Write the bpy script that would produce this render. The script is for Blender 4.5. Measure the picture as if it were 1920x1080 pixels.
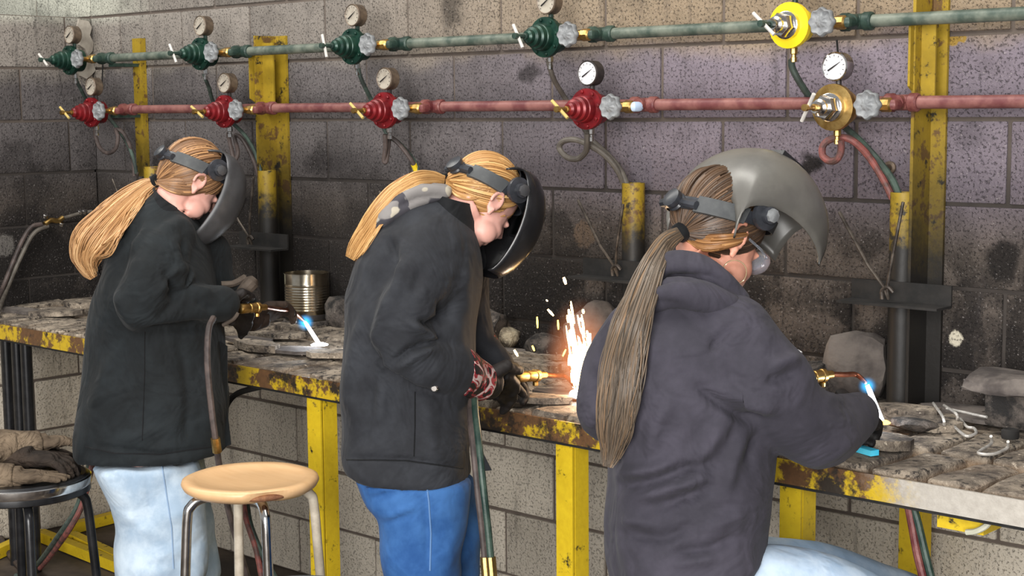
import bpy, bmesh, math, random
import numpy as np
from mathutils import Vector, Matrix

for o in list(bpy.data.objects): bpy.data.objects.remove(o)
SC = bpy.context.scene
COL = SC.collection
R = math.radians
rng = random.Random(7)

# ------------------------------------------------------------------ camera
CAMLOC = Vector((1.6116, -3.4696, 1.6650))
YAW, PIT, ROL, FPX = 0.744754, 0.116486, -0.008522, 2905.13
_F = Vector((-math.sin(YAW)*math.cos(PIT), math.cos(YAW)*math.cos(PIT), -math.sin(PIT)))
_R0 = Vector((math.cos(YAW), math.sin(YAW), 0)); _U0 = _R0.cross(_F)
_c, _s = math.cos(ROL), math.sin(ROL)
CR = _c*_R0 + _s*_U0; CU = -_s*_R0 + _c*_U0; CF = _F
HD = Vector((-math.sin(YAW), math.cos(YAW), 0))      # horizontal heading of the camera
HR = Vector((math.cos(YAW), math.sin(YAW), 0))       # horizontal right of the camera
UP = Vector((0, 0, 1))
cam = bpy.data.cameras.new('camera'); camo = bpy.data.objects.new('camera', cam); COL.objects.link(camo)
cam.sensor_width = 36.0; cam.lens = FPX/1920*36.0; cam.clip_start = 0.05
M = Matrix.Identity(4)
for i, v in enumerate((CR, CU, -CF)):
    for j in range(3): M[j][i] = v[j]
M.translation = CAMLOC; camo.matrix_world = M
SC.camera = camo

# ------------------------------------------------------------------ light
w = bpy.data.worlds.new('world'); SC.world = w; w.use_nodes = True
bg = w.node_tree.nodes['Background']; bg.inputs[0].default_value = (0.93, 0.96, 1.0, 1); bg.inputs[1].default_value = 0.36
def area(name, loc, tgt, sx, sy, power, col):
    l = bpy.data.lights.new(name, 'AREA'); l.shape = 'RECTANGLE'; l.size = sx; l.size_y = sy; l.energy = power; l.color = col
    o = bpy.data.objects.new(name, l); COL.objects.link(o); o.location = loc
    o.rotation_euler = (Vector(tgt)-Vector(loc)).to_track_quat('-Z', 'Y').to_euler()
    return o
area('bay_door_daylight', (2.6, -7.0, 2.3), (-1.0, 0, 1.0), 4.0, 3.2, 720, (1.0, 0.98, 0.95))
area('ceiling_tube_light', (-0.6, -1.35, 3.7), (-0.6, -1.2, 0), 2.6, 0.5, 56, (1.0, 0.97, 0.90))
area('ceiling_tube_light', (-3.4, -1.6, 3.7), (-3.4, -1.4, 0), 2.6, 0.5, 52, (1.0, 0.97, 0.90))
SC.view_settings.view_transform = 'Standard'; SC.view_settings.look = 'None'
SC.view_settings.exposure = 0.08; SC.view_settings.gamma = 1.0; SC.view_settings.use_curve_mapping = False

# ------------------------------------------------------------------ pixel helpers (1920x1080)
def ray(px, py): return CF + CR*((px-960)/FPX) - CU*((py-540)/FPX)
def onY(px, py, Y): d = ray(px, py); return CAMLOC + d*((Y-CAMLOC.y)/d.y)
def onX(px, py, X): d = ray(px, py); return CAMLOC + d*((X-CAMLOC.x)/d.x)
def onZ(px, py, Z): d = ray(px, py); return CAMLOC + d*((Z-CAMLOC.z)/d.z)
def atD(px, py, D): return CAMLOC + ray(px, py)*D            # D = depth along the view axis
def proj(p):
    v = Vector(p)-CAMLOC; z = v.dot(CF)
    return 960+FPX*v.dot(CR)/z, 540-FPX*v.dot(CU)/z

# ------------------------------------------------------------------ nodes
class NT:
    def __init__(s, name):
        s.m = bpy.data.materials.new(name); s.m.use_nodes = True; s.t = s.m.node_tree
        s.b = s.t.nodes['Principled BSDF']; s.out = s.t.nodes['Material Output']
    def n(s, typ, **kw):
        nd = s.t.nodes.new(typ)
        for k, v in kw.items():
            if k.startswith('i_'):
                key = k[2:]; key = int(key) if key.isdigit() else key
                s.put(nd.inputs[key], v)
            else: setattr(nd, k, v)
        return nd
    def put(s, sock, v):
        if isinstance(v, bpy.types.NodeSocket): s.t.links.new(v, sock)
        elif v is not None:
            if isinstance(v, (tuple, list)) and len(v) == 3 and sock.type == 'RGBA': v = (*v, 1)
            sock.default_value = v
    def pos(s): return s.n('ShaderNodeNewGeometry').outputs['Position']
    def obj(s): return s.n('ShaderNodeTexCoord').outputs['Object']
    def rnd(s): return s.n('ShaderNodeObjectInfo').outputs['Random']
    def noise(s, vec, scale, detail=4, rough=0.6, dist=0):
        nd = s.n('ShaderNodeTexNoise', i_Scale=scale, i_Detail=detail, i_Roughness=rough, i_Distortion=dist); s.put(nd.inputs['Vector'], vec); return nd.outputs['Fac']
    def vor(s, vec, scale, feat='F1'):
        nd = s.n('ShaderNodeTexVoronoi', feature=feat, i_Scale=scale); s.put(nd.inputs['Vector'], vec); return nd.outputs['Distance']
    def mr(s, v, a, b, c=0.0, d=1.0, smooth=True):
        nd = s.n('ShaderNodeMapRange', interpolation_type='SMOOTHSTEP' if smooth else 'LINEAR')
        s.put(nd.inputs[0], v)
        for i, x in zip((1, 2, 3, 4), (a, b, c, d)): s.put(nd.inputs[i], x)
        return nd.outputs[0]
    def ma(s, op, a, b=None, c=None):
        nd = s.n('ShaderNodeMath', operation=op); s.put(nd.inputs[0], a)
        if b is not None: s.put(nd.inputs[1], b)
        if c is not None: s.put(nd.inputs[2], c)
        return nd.outputs[0]
    def mix(s, f, a, b):
        nd = s.n('ShaderNodeMix', data_type='RGBA'); s.put(nd.inputs[0], f); s.put(nd.inputs[6], a); s.put(nd.inputs[7], b); return nd.outputs[2]
    def sep(s, v): nd = s.n('ShaderNodeSeparateXYZ'); s.put(nd.inputs[0], v); return nd.outputs
    def vm(s, op, a, b): nd = s.n('ShaderNodeVectorMath', operation=op); s.put(nd.inputs[0], a); s.put(nd.inputs[1], b); return nd.outputs
    def bump(s, h, strength=0.3, dist=0.01):
        nd = s.n('ShaderNodeBump', i_Strength=strength, i_Distance=dist); s.put(nd.inputs['Height'], h); s.put(s.b.inputs['Normal'], nd.outputs[0])
    def fin(s, col=None, rough=None, metal=None, **kw):
        if col is not None: s.put(s.b.inputs['Base Color'], col)
        if rough is not None: s.put(s.b.inputs['Roughness'], rough)
        if metal is not None: s.put(s.b.inputs['Metallic'], metal)
        for k, v in kw.items(): s.put(s.b.inputs[k.replace('_', ' ')], v)
        return s.m
def L(r, g, b):                                             # sRGB 0-255 -> linear
    f = lambda c: c/12.92 if c <= 0.04045 else ((c+0.055)/1.055)**2.4
    return (f(r/255), f(g/255), f(b/255))
def simple(name, c1, c2=None, scale=20, rough=0.6, metal=0.0, bump=0.0, bdist=0.003, lo=.35, hi=.65, detail=5, vec='obj', **kw):
    t = NT(name); v = t.obj() if vec == 'obj' else t.pos()
    nz = t.noise(v, scale, detail)
    col = t.mix(t.mr(nz, lo, hi), c1, c2) if c2 else c1
    if bump: t.bump(t.noise(v, scale*3, 3), bump, bdist)
    return t.fin(col, rough, metal, **kw)

# ------------------------------------------------------------------ mesh builder
class MB:
    def __init__(s): s.v = []; s.f = []
    def add(s, vs, fs):
        k = len(s.v); s.v += [Vector(p) for p in vs]; s.f += [tuple(i+k for i in f) for f in fs]; return s
    def box(s, c, size, mat=None):
        x, y, z = (q/2 for q in size); m = mat or Matrix.Identity(3)
        vs = [Vector(c)+m @ Vector((a*x, b*y, d*z)) for a in (-1, 1) for b in (-1, 1) for d in (-1, 1)]
        return s.add(vs, [(0, 1, 3, 2), (4, 6, 7, 5), (0, 4, 5, 1), (2, 3, 7, 6), (0, 2, 6, 4), (1, 5, 7, 3)])
    def rings(s, rings, cap=True, closed=False):
        n = len(rings[0]); k = len(s.v)
        for r in rings: s.v += [Vector(p) for p in r]
        m = len(rings)
        for i in range(m if closed else m-1):
            a = k+i*n; b = k+((i+1) % m)*n
            for j in range(n): s.f.append((a+j, a+(j+1) % n, b+(j+1) % n, b+j))
        if cap and not closed:
            s.f.append(tuple(k+j for j in range(n-1, -1, -1))); s.f.append(tuple(k+(m-1)*n+j for j in range(n)))
        return s
    def tube(s, path, r, n=10, cap=True, closed=False):
        P = [Vector(p) for p in path]; m = len(P)
        rs = r if isinstance(r, (list, tuple)) else [r]*m
        T = []
        for i in range(m):
            a = P[(i-1) % m] if (closed or i > 0) else P[i]; b = P[(i+1) % m] if (closed or i < m-1) else P[i]
            T.append((b-a).normalized() if (b-a).length > 1e-9 else Vector((0, 0, 1)))
        up = Vector((0, 0, 1)) if abs(T[0].z) < .9 else Vector((1, 0, 0))
        u = (up - T[0]*up.dot(T[0])).normalized(); rr = []
        for i in range(m):
            u = (u - T[i]*u.dot(T[i]))
            u = u.normalized() if u.length > 1e-6 else T[i].orthogonal().normalized()
            w_ = T[i].cross(u)
            rr.append([P[i] + (u*math.cos(2*math.pi*j/n)+w_*math.sin(2*math.pi*j/n))*rs[i] for j in range(n)])
        return s.rings(rr, cap, closed)
    def lathe(s, prof, org=(0, 0, 0), ax=(0, 0, 1), n=20, cap=True):
        ax = Vector(ax).normalized(); u = ax.orthogonal().normalized(); w_ = ax.cross(u); o = Vector(org)
        rr = [[o+ax*h+(u*math.cos(2*math.pi*j/n)+w_*math.sin(2*math.pi*j/n))*max(r, 1e-4) for j in range(n)] for r, h in prof]
        return s.rings(rr, cap)
    def ell(s, c, a, b, d, n=16, m=10):
        c, a, b, d = Vector(c), Vector(a), Vector(b), Vector(d); rr = []
        for i in range(m+1):
            t = math.pi*(i/m)*.98+.0314
            rr.append([c+d*(-math.cos(t))+(a*math.cos(2*math.pi*j/n)+b*math.sin(2*math.pi*j/n))*math.sin(t) for j in range(n)])
        return s.rings(rr, True)
    def prism(s, pts, d):
        n = len(pts); d = Vector(d); vs = [Vector(p) for p in pts]+[Vector(p)+d for p in pts]
        return s.add(vs, [tuple(range(n-1, -1, -1)), tuple(range(n, 2*n))]+[(i, (i+1) % n, n+(i+1) % n, n+i) for i in range(n)])
    def mesh(s, name, smooth=35):
        me = bpy.data.meshes.new(name); me.from_pydata([tuple(p) for p in s.v], [], s.f)
        bm = bmesh.new(); bm.from_mesh(me); bmesh.ops.recalc_face_normals(bm, faces=bm.faces); bm.to_mesh(me); bm.free()
        if smooth:
            me.polygons.foreach_set('use_smooth', [True]*len(me.polygons)); me.set_sharp_from_angle(angle=R(smooth))
        me.update(); return me
    def build(s, name, mat, parent=None, smooth=35, org=None):
        o_ = Vector(org) if org is not None else (parent_world(parent) if parent else (sum(s.v, Vector())/max(1, len(s.v))))
        s.v = [p-o_ for p in s.v]
        return link(name, s.mesh(name, smooth), mat, parent, o_)
def parent_world(p):
    loc = Vector()
    while p: loc += p.location; p = p.parent
    return loc
def link(name, me, mat, parent=None, world=None):
    o = bpy.data.objects.new(name, me)
    if mat and me: me.materials.clear(); me.materials.append(mat)
    COL.objects.link(o)
    if parent:
        o.parent = parent
        if world is not None: o.location = Vector(world)-parent_world(parent)
    elif world is not None: o.location = world
    return o
def thing(name, label, cat, loc=(0, 0, 0), group=None):
    o = bpy.data.objects.new(name, None); COL.objects.link(o); o.location = loc; o.empty_display_size = .05
    return tag(o, label, cat, group)
def tag(o, label, cat, group=None):
    o['label'] = label; o['category'] = cat
    if group: o['group'] = group
    return o
def struct(o): o['kind'] = 'structure'; return o
def dup(o, parent=None, loc=None):
    c = o.copy(); COL.objects.link(c); c.parent = parent
    if loc is not None: c.location = loc
    for ch in o.children: dup(ch, c)
    return c
def spl(pts, k=8):                                           # Catmull-Rom through points
    P = [Vector(p) for p in pts]; P = [P[0]*2-P[1]]+P+[P[-1]*2-P[-2]]; out = []
    for i in range(1, len(P)-2):
        for j in range(k):
            t = j/k; a, b, c, d = P[i-1:i+3]
            out.append(.5*((2*b)+(c-a)*t+(2*a-5*b+4*c-d)*t*t+(3*b-a-3*c+d)*t*t*t))
    out.append(P[-2]); return out

# ------------------------------------------------------------------ materials
def cmu():
    t = NT('sooty_concrete_block'); p = t.pos(); s = t.sep(p); z = s[2]
    n1 = t.noise(p, 2.2, 5, .6); n2 = t.noise(p, 9, 5, .65); n3 = t.noise(p, 60, 3, .7); fine = t.noise(p, 170, 2, .6)
    rnd = t.rnd()
    xx = s[0]; beige = t.mix(t.mr(xx, -2.6, -.9), t.mix(n2, L(112, 106, 100), L(156, 148, 140)), t.mix(n2, L(122, 106, 88), L(166, 148, 124)))
    beige = t.mix(t.ma('MULTIPLY', t.mr(xx, -3.3, -3.9), t.mr(z, 1.98, 2.06)), beige, L(190, 190, 176))
    purple = t.mix(t.mr(xx, -2.2, -.7), t.mix(n2, L(72, 68, 68), L(116, 110, 110)), t.mix(n2, L(90, 82, 90), L(146, 135, 146)))
    purple = t.mix(t.mr(z, 1.48, 1.28), purple, t.mix(n2, L(78, 70, 65), L(134, 122, 112)))
    low = t.mix(n2, L(194, 184, 168), L(226, 216, 200))
    zz = t.ma('ADD', z, t.ma('MULTIPLY', t.ma('SUBTRACT', n1, .5), .22))
    c = t.mix(t.mr(zz, 1.86, 1.78), beige, purple)
    c = t.mix(t.mr(z, .93, .86), c, low)
    c = t.mix(t.mr(rnd, 0, 1, 0, .18, False), c, L(80, 76, 74))
    # soot: heavier near the bench, in clouds and in the scorched spots
    d = t.vm('ADD', p, t.vm('SCALE', t.vm('SUBTRACT', t.n('ShaderNodeTexNoise', i_Scale=7.0, i_Detail=4.0).outputs['Color'], (.5, .5, .5))[0], (0, 0, 0))[0])[0]
    for nd in t.t.nodes:
        if nd.type == 'VECT_MATH' and nd.operation == 'SCALE': nd.inputs['Scale'].default_value = .22
        if nd.type == 'TEX_NOISE' and abs(nd.inputs['Scale'].default_value-7) < 1e-6: t.put(nd.inputs['Vector'], p)
    band = t.ma('MULTIPLY', t.mr(z, 1.66, 1.14), t.mr(z, .86, .93))
    cloud = t.mr(t.ma('ADD', t.ma('MULTIPLY', n1, .6), t.ma('MULTIPLY', n2, .4)), .38, .56)
    soot = t.ma('MULTIPLY', band, t.mr(cloud, 0, 1, .38, 1.0))
    base = t.ma('MULTIPLY', t.mr(n2, .45, .66), .35)
    soot = t.ma('MAXIMUM', soot, t.ma('MULTIPLY', base, t.mr(z, .9, .95)))
    for q, r, k in SOOT:
        dd = t.vm('DISTANCE', d, tuple(q))[1]
        soot = t.ma('MAXIMUM', soot, t.mr(dd, r, r*.35, 0, k))
    c = t.mix(t.mr(soot, 0, 1, 0, .96, False), c, L(25, 22, 21))
    for q, r, col in PATCH:
        dd = t.vm('DISTANCE', t.vm('ADD', p, t.vm('MULTIPLY', d, (0, 0, 0))[0])[0], tuple(q))[1]
        dd = t.ma('ADD', dd, t.ma('MULTIPLY', t.ma('SUBTRACT', n3, .5), r*.9))
        c = t.mix(t.mr(dd, r, r*.7, 0, .85), c, col)
    pits = t.mr(t.noise(p, 135, 3, .6), .30, .46, 0, 1)
    c = t.mix(t.ma('MULTIPLY', t.mr(pits, 0, 1, .48, 0), t.mr(z, .86, .93, .45, 1)), c, L(40, 37, 38))
    st = t.n('ShaderNodeMapping'); t.put(st.inputs[0], p); st.inputs['Scale'].default_value = (14, 14, 2.2); c = t.mix(t.mr(t.noise(st.outputs[0], 1.6, 5, .65), .54, .72, 0, .45), c, L(52, 48, 48))
    c = t.mix(t.mr(fine, .6, .8, 0, .35), c, L(200, 192, 188))
    t.bump(t.ma('ADD', pits, t.ma('MULTIPLY', n3, .8)), .75, .006)
    return t.fin(c, .9, 0, Specular_IOR_Level=.25)
WY = lambda px, py: onY(px, py, 0)
LWX = -3.85
SOOT = [(WY(852, 2), .11, .7), (WY(1525, 300), .055, 1), (WY(1500, 340), .04, .7), (WY(985, 140), .05, .75), (WY(330, 280), .10, .7), (WY(295, 300), .06, .8),
        (WY(560, 490), .34, 1), (WY(470, 440), .34, 1), (WY(600, 300), .12, .7), (WY(390, 500), .3, 1), (WY(640, 560), .25, 1),
        (WY(720, 420), .22, .9), (WY(1050, 420), .09, .85), (WY(1020, 560), .13, .7), (WY(1640, 450), .09, .8), (WY(1880, 480), .10, 1), (WY(1810, 560), .09, .95),
        (WY(1700, 560), .16, .7), (WY(1880, 620), .1, .8), (WY(1720, 640), .2, .8), (WY(1560, 430), .06, .7), (WY(1190, 600), .2, .6), (WY(1830, 260), .07, .4),
        (onX(60, 470, LWX), .36, 1), (onX(30, 540, LWX), .3, 1), (onX(110, 500, LWX), .25, .9), (onX(60, 360, LWX), .15, .85), (onX(20, 300, LWX), .12, .6), (onX(100, 340, LWX), .1, .7),
        (onX(90, 420, LWX), .3, .8), (onX(10, 400, LWX), .3, .7), (WY(700, 470), .4, .9), (WY(640, 330), .25, .45), (WY(220, 480), .3, .95), (WY(230, 380), .15, .6)]
PATCH = [(WY(1792, 635), .022, L(200, 192, 172)), (WY(1786, 74), .018, L(150, 120, 40)), (WY(1804, 72), .013, L(150, 120, 40)),
         (onX(8, 460, LWX), .05, L(96, 92, 88)), (onX(165, 120, LWX), .10, L(152, 144, 134)), (WY(1095, 440), .045, L(100, 84, 70))]
def yellow(name, rust=.5, z0=None, z1=None, dark=L(30, 27, 22), mus=False):
    t = NT(name); p = t.pos(); n = t.noise(p, 14, 6, .7); n2 = t.noise(p, 55, 4, .6)
    c = t.mix(n2, *((L(196, 160, 20), L(228, 198, 36)) if not mus else (L(134, 110, 26), L(168, 140, 34))))
    m = t.mr(t.ma('ADD', t.ma('MULTIPLY', n, .7), t.ma('MULTIPLY', n2, .3)), .62-.2*rust, .70-.2*rust)
    c = t.mix(m, c, t.mix(n2, L(70, 52, 30), L(112, 82, 44)))
    r = t.mr(t.noise(p, 24, 5, .7), .60-.1*rust, .72-.1*rust); c = t.mix(r, c, dark)
    if z0 is not None:
        z = t.sep(p)[2]; zz = t.ma('ADD', z, t.ma('MULTIPLY', t.ma('SUBTRACT', n, .5), .35))
        c = t.mix(t.mr(zz, z0, z1), c, L(26, 23, 20))
    t.bump(n2, .25, .003)
    return t.fin(c, .55, 0)
MT = {}
def mats():
    MT['cmu'] = cmu()
    t = NT('mortar'); p = t.pos(); n = t.noise(p, 9, 5, .6); z = t.sep(p)[2]; c = t.mix(n, L(70, 62, 58), L(120, 108, 98))
    c = t.mix(t.ma('MULTIPLY', t.mr(z, 1.75, 1.4), t.mr(z, .86, .93)), c, t.mix(n, L(30, 27, 26), L(70, 63, 58))); t.bump(t.noise(p, 40, 3), .5, .004); MT['mortar'] = t.fin(c, .95)
    MT['yellow'] = yellow('yellow_paint_worn', .15)
    MT['yellow_apron'] = yellow('yellow_paint_burnt', .75)
    MT['yellow_post'] = yellow('yellow_paint_sooty', .5, 1.74, 1.22, mus=True); MT['yellow_clip'] = yellow('mustard_paint', .2, mus=True)
    MT['yellow_tube'] = yellow('yellow_tube_sooty', .55, 1.42, 1.28, mus=True)
    MT['steel_bare'] = simple('bare_steel_edge', L(190, 184, 174), L(140, 132, 122), 18, .5, .25, .2, vec='pos')
    MT['black_steel'] = simple('sooty_black_steel', L(15, 14, 13), L(32, 29, 27), 20, .8, .0, .3, vec='pos')
    MT['rod'] = simple('dull_steel_rod', L(96, 88, 80), L(54, 48, 44), 40, .5, .6)
    MT['gpipe'] = simple('weathered_green_pipe', L(62, 76, 68), L(116, 122, 110), 14, .5, .1, .2, vec='pos')
    MT['gfit'] = simple('dark_green_fitting', L(26, 48, 42), L(56, 74, 64), 30, .5, .1, .2)
    MT['rpipe'] = simple('weathered_red_pipe', L(102, 54, 56), L(140, 94, 88), 14, .5, .1, .2, vec='pos')
    MT['rfit'] = simple('dark_red_fitting', L(92, 40, 42), L(128, 78, 72), 30, .5, .1, .2)
    MT['greg'] = simple('dark_green_enamel', L(14, 44, 36), L(28, 62, 50), 30, .36, .25)
    MT['rreg'] = simple('red_enamel', L(128, 26, 32), L(96, 20, 26), 30, .36, .25)
    MT['chrome'] = simple('bright_chrome', L(225, 222, 218), L(196, 192, 188), 30, .16, 1)
    MT['brass'] = simple('yellow_brass', L(206, 172, 108), L(172, 136, 78), 40, .38, 1)
    MT['yellow_enamel'] = simple('bright_yellow_enamel', L(236, 206, 30), None, 10, .35)
    MT['wheel'] = simple('cast_aluminium', L(142, 144, 146), L(110, 112, 114), 40, .6, .1, .2)
    MT['gauge'] = simple('dusty_bronze_case', L(120, 104, 88), L(86, 74, 64), 40, .5, .4)
    MT['gauge_black'] = simple('black_gauge_case', L(46, 42, 42), L(66, 60, 58), 40, .45, .3)
    MT['dial'] = simple('white_dial', L(226, 226, 230), L(206, 204, 206), 20, .4)
    MT['dial_old'] = simple('aged_dial', L(176, 168, 154), L(142, 132, 120), 20, .5)
    MT['needle'] = simple('black_needle', L(30, 28, 28), None, 10, .5)
    MT['tee_steel'] = simple('bright_steel_handle', L(212, 208, 202), None, 10, .4, .2); MT['tee_brass'] = simple('pale_brass_handle', L(206, 182, 112), None, 10, .4, .2)
    MT['hose_g'] = simple('dull_green_hose', L(70, 88, 78), L(48, 56, 52), 25, .6)
    MT['hose_r'] = simple('dull_red_hose', L(150, 84, 78), L(86, 62, 58), 25, .6)
    MT['hose_k'] = simple('dark_rubber_hose', L(50, 42, 40), L(82, 70, 66), 25, .6)
    MT['hose_gray'] = simple('grey_rubber_hose', L(98, 92, 84), L(74, 68, 62), 25, .6)
    MT['tape_y'] = simple('yellow_tape', L(226, 196, 30), None, 10, .5)
    MT['tape_b'] = simple('pale_blue_tape', L(180, 200, 224), None, 10, .5)
    t = NT('burnt_fire_brick'); p = t.pos(); n = t.noise(p, 11, 6, .7); n2 = t.noise(p, 45, 5, .7); r = t.rnd()
    c = t.mix(t.mr(n, .3, .7), L(62, 53, 46), L(172, 158, 140)); c = t.mix(t.mr(n2, .50, .64), c, L(38, 33, 30)); c = t.mix(t.mr(n2, .40, .30), c, L(206, 192, 172))
    c = t.mix(t.mr(r, 0, 1, 0, .3, False), c, L(92, 84, 78))
    x = t.sep(p)[2]; c = t.mix(t.mr(x, .925, .905, 0, .55), c, t.mix(n2, L(84, 60, 44), L(204, 168, 130)))
    t.bump(t.ma('ADD', n2, t.noise(p, 130, 3, .7)), .6, .008); MT['brick'] = t.fin(c, .9)
    t = NT('sooty_slag'); p = t.pos(); n = t.noise(p, 14, 6, .7); n2 = t.noise(p, 60, 4, .7)
    c = t.mix(t.mr(n, .42, .62), L(26, 24, 23), L(92, 84, 78)); c = t.mix(t.mr(n2, .62, .72), c, L(150, 140, 130))
    t.bump(n2, .8, .008); MT['slag'] = t.fin(c, .85)
    MT['slag_gray'] = simple('grey_scorched_stone', L(112, 104, 98), L(62, 56, 54), 9, .9, 0, .6, .008, vec='pos')
    MT['slag_tan'] = simple('tan_crusted_stone', L(186, 174, 150), L(70, 60, 50), 26, .9, 0, .7, .01, vec='pos')
    MT['floor'] = simple('stained_concrete_floor', L(86, 74, 64), L(48, 40, 36), 4, .75, 0, .3, vec='pos')
    MT['tin'] = simple('tin_plate', L(214, 206, 190), L(176, 160, 132), 8, .22, 1)
    MT['tin_soot'] = simple('sooty_tin', L(30, 28, 28), L(60, 56, 54), 20, .5, .4)
    MT['cream'] = simple('cream_paint_lid', L(214, 214, 196), L(190, 188, 168), 20, .5)
    MT['wood'] = None
    t = NT('varnished_pale_wood'); p = t.obj(); m = t.n('ShaderNodeMapping'); t.put(m.inputs[0], p); m.inputs['Scale'].default_value = (3, 22, 3)
    n = t.noise(m.outputs[0], 3, 5, .6); c = t.mix(n, L(204, 160, 112), L(226, 188, 144)); st = t.noise(p, 22, 5, .7)
    c = t.mix(t.mr(st, .66, .76, 0, .5), c, L(120, 84, 56)); MT['wood'] = t.fin(c, .42)
    MT['wood_chip'] = simple('broken_wood', L(150, 104, 70), L(112, 72, 48), 40, .8, 0, .6)
    MT['legpaint'] = simple('beige_painted_tube', L(206, 196, 178), L(176, 164, 146), 20, .5)
    MT['black_seat'] = simple('black_vinyl_seat', L(44, 44, 48), L(60, 60, 64), 20, .5)
    MT['black_tube'] = simple('black_painted_tube', L(24, 24, 26), L(40, 40, 42), 20, .28, .3)
    MT['rag'] = simple('scorched_leather_rag', L(64, 52, 43), L(27, 22, 20), 16, .9, 0, .6)
    MT['rag_tan'] = simple('tan_leather', L(170, 150, 124), L(120, 102, 82), 20, .85, 0, .4)
mats()

# ------------------------------------------------------------------ setting: floor, walls of concrete block
fl = MB(); fl.box((-0.8, -4.5, -.05), (13, 9.6, .1)); struct(fl.build('floor', MT['floor'], None, 0))
BS, BH = .4064, .2032
def block_mesh(w, k):
    m = bmesh.new(); bmesh.ops.create_cube(m, size=1.0)
    for v in m.verts: v.co = Vector((v.co.x*(w-.010), v.co.y*.09, v.co.z*(BH-.010)))
    bmesh.ops.bevel(m, geom=list(m.edges), offset=.0045, segments=2, profile=.6, affect='EDGES')
    r = random.Random(k)
    for v in m.verts: v.co += Vector((r.uniform(-.0012, .0012), r.uniform(-.0012, .0012), r.uniform(-.0012, .0012)))
    me = bpy.data.meshes.new('block'); m.to_mesh(me); m.free()
    me.polygons.foreach_set('use_smooth', [True]*len(me.polygons)); me.set_sharp_from_angle(angle=R(50)); me.materials.append(MT['cmu']); return me
BM = [block_mesh(BS, k) for k in range(5)]; BHALF = block_mesh(BS/2, 9)
wb = MB(); wb.box((-1.5, .107, 1.55), (11, .2, 3.1)); wallb = struct(wb.build('wall_back', MT['mortar'], None, 0, (0, 0, 0)))
for row in range(13):
    off = 0 if row % 2 == 1 else -BS/2          # row 8 lies just above the r2 line
    for i in range(-12, 4):
        x = i*BS+BS/2+off
        if row < 9 and x < LWX-.3: continue
        b = link('block', rng.choice(BM), None, wallb); b.location = (x, .045+rng.uniform(-.0015, .0015), row*BH+BH/2)
wl = MB(); wl.box((LWX-.107, -1.25, 1.016-.001), (.2, 2.48, 2.03)); walll = struct(wl.build('wall_left', MT['mortar'], None, 0, (0, 0, 0)))
for row in range(10):
    off = .12 if row % 2 else -.083
    for i in range(0, 7):
        y = -(i*BS+BS/2+off)
        if y > -.15 or y < -2.5: continue
        b = link('block', rng.choice(BM), None, walll); b.location = (LWX-.045, y, row*BH+BH/2); b.rotation_euler = (0, 0, R(90))
    y0 = -(BS+off) if -(BS/2+off) > -.15 else -off
    wd = -y0 if -y0 > .02 else 0
    if wd > .02:
        b = link('block', BHALF, None, walll); b.scale = ((wd-.006)/(BS/2-.01), 1, 1); b.location = (LWX-.045, y0/2, row*BH+BH/2); b.rotation_euler = (0, 0, R(90))

for k, pts in enumerate(([(146, 36), (164, 40), (170, 52), (166, 66), (173, 80), (171, 96), (163, 106), (157, 92), (146, 84), (140, 60)], [(140, 122), (172, 116), (177, 132), (170, 140), (160, 148), (148, 142)])):
    MB().prism([onX(x, y, LWX+.001) for x, y in pts], (.010, 0, 0)).build('mortar_patch', simple('pale_loose_mortar', L(176, 168, 156), L(136, 128, 118), 12, .95, 0, .6), walll, 0)
# ------------------------------------------------------------------ wall posts
def angle_post(name, label, px_edge, px_fold, px_right, py0, py1, mat, group=None, seg=None, dep=.085):
    a = WY(px_fold, (py0+py1)/2); bq = WY(px_right, (py0+py1)/2); z1 = WY(px_fold, py0).z; z0 = WY(px_fold, py1).z if py1 else .9
    t = thing(name, label, 'post', (a.x, 0, z0), group)
    zc = (z0+z1)/2; h = z1-z0
    MB().box(((a.x+bq.x)/2, -.006, zc), (bq.x-a.x, .009, h)).build('wall_flange', mat, t, 0)
    MB().box((a.x+.004, -.0107-dep/2, zc), (.008, dep, h)).build('side_flange', mat, t, 0)
    return t, a.x, bq.x
tp, xa, xb = angle_post('wall_post', 'yellow steel angle post on the wall at far right, blackened low down', 1722, 1741, 1774, -60, 770, MT['yellow_post'])
def clip(t, xa, xb, z1, z0, y, mat):                          # short bracket of angle iron with slanted ends carrying the pipes
    MB().prism([(xa+.01, y, z1+.02), (xa+.01, y, z0+.0), (xa+.01, y+.05, z0-.03), (xa+.01, y+.05, z1+.05)], (.006, 0, 0)).build('bracket_web', mat, t, 0)
    MB().prism([(xa+.0165, y+.046, z1+.05), (xb+.004, y+.046, z1+.05), (xb+.004, y+.046, z0-.03), (xa+.0165, y+.046, z0-.03)], (0, .006, 0)).build('bracket_face', mat, t, 0)
clip(tp, xa-.012, xb-.006, 1.83, 1.705, -.112, MT['yellow_clip'])
tp, xa, xb = angle_post('wall_post', 'yellow steel angle post on the wall between the first two welders', 500, 523, 546, 68, 600, MT['yellow_post'])
clip(tp, xa-.02, xb-.006, 1.84, 1.70, -.112, MT['yellow_clip'])
a = WY(262, 200); b_ = WY(277, 200); z1 = WY(270, 72).z; z0 = WY(270, 330).z
tp = thing('wall_post', 'thin yellow steel strip post left of the first two red valves', 'post', ((a.x+b_.x)/2, 0, z0))
MB().box(((a.x+b_.x)/2, -.012, (z0+z1)/2), (b_.x-a.x, .024, z1-z0)).build('strip', MT['yellow_post'], tp, 0)
for z in (1.84, 1.647): MB().box(((a.x+b_.x)/2-.012, -.075, z-.005), (.05, .10, .012)).build('pipe_clip', MT['gfit'], tp, 0)

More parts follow.
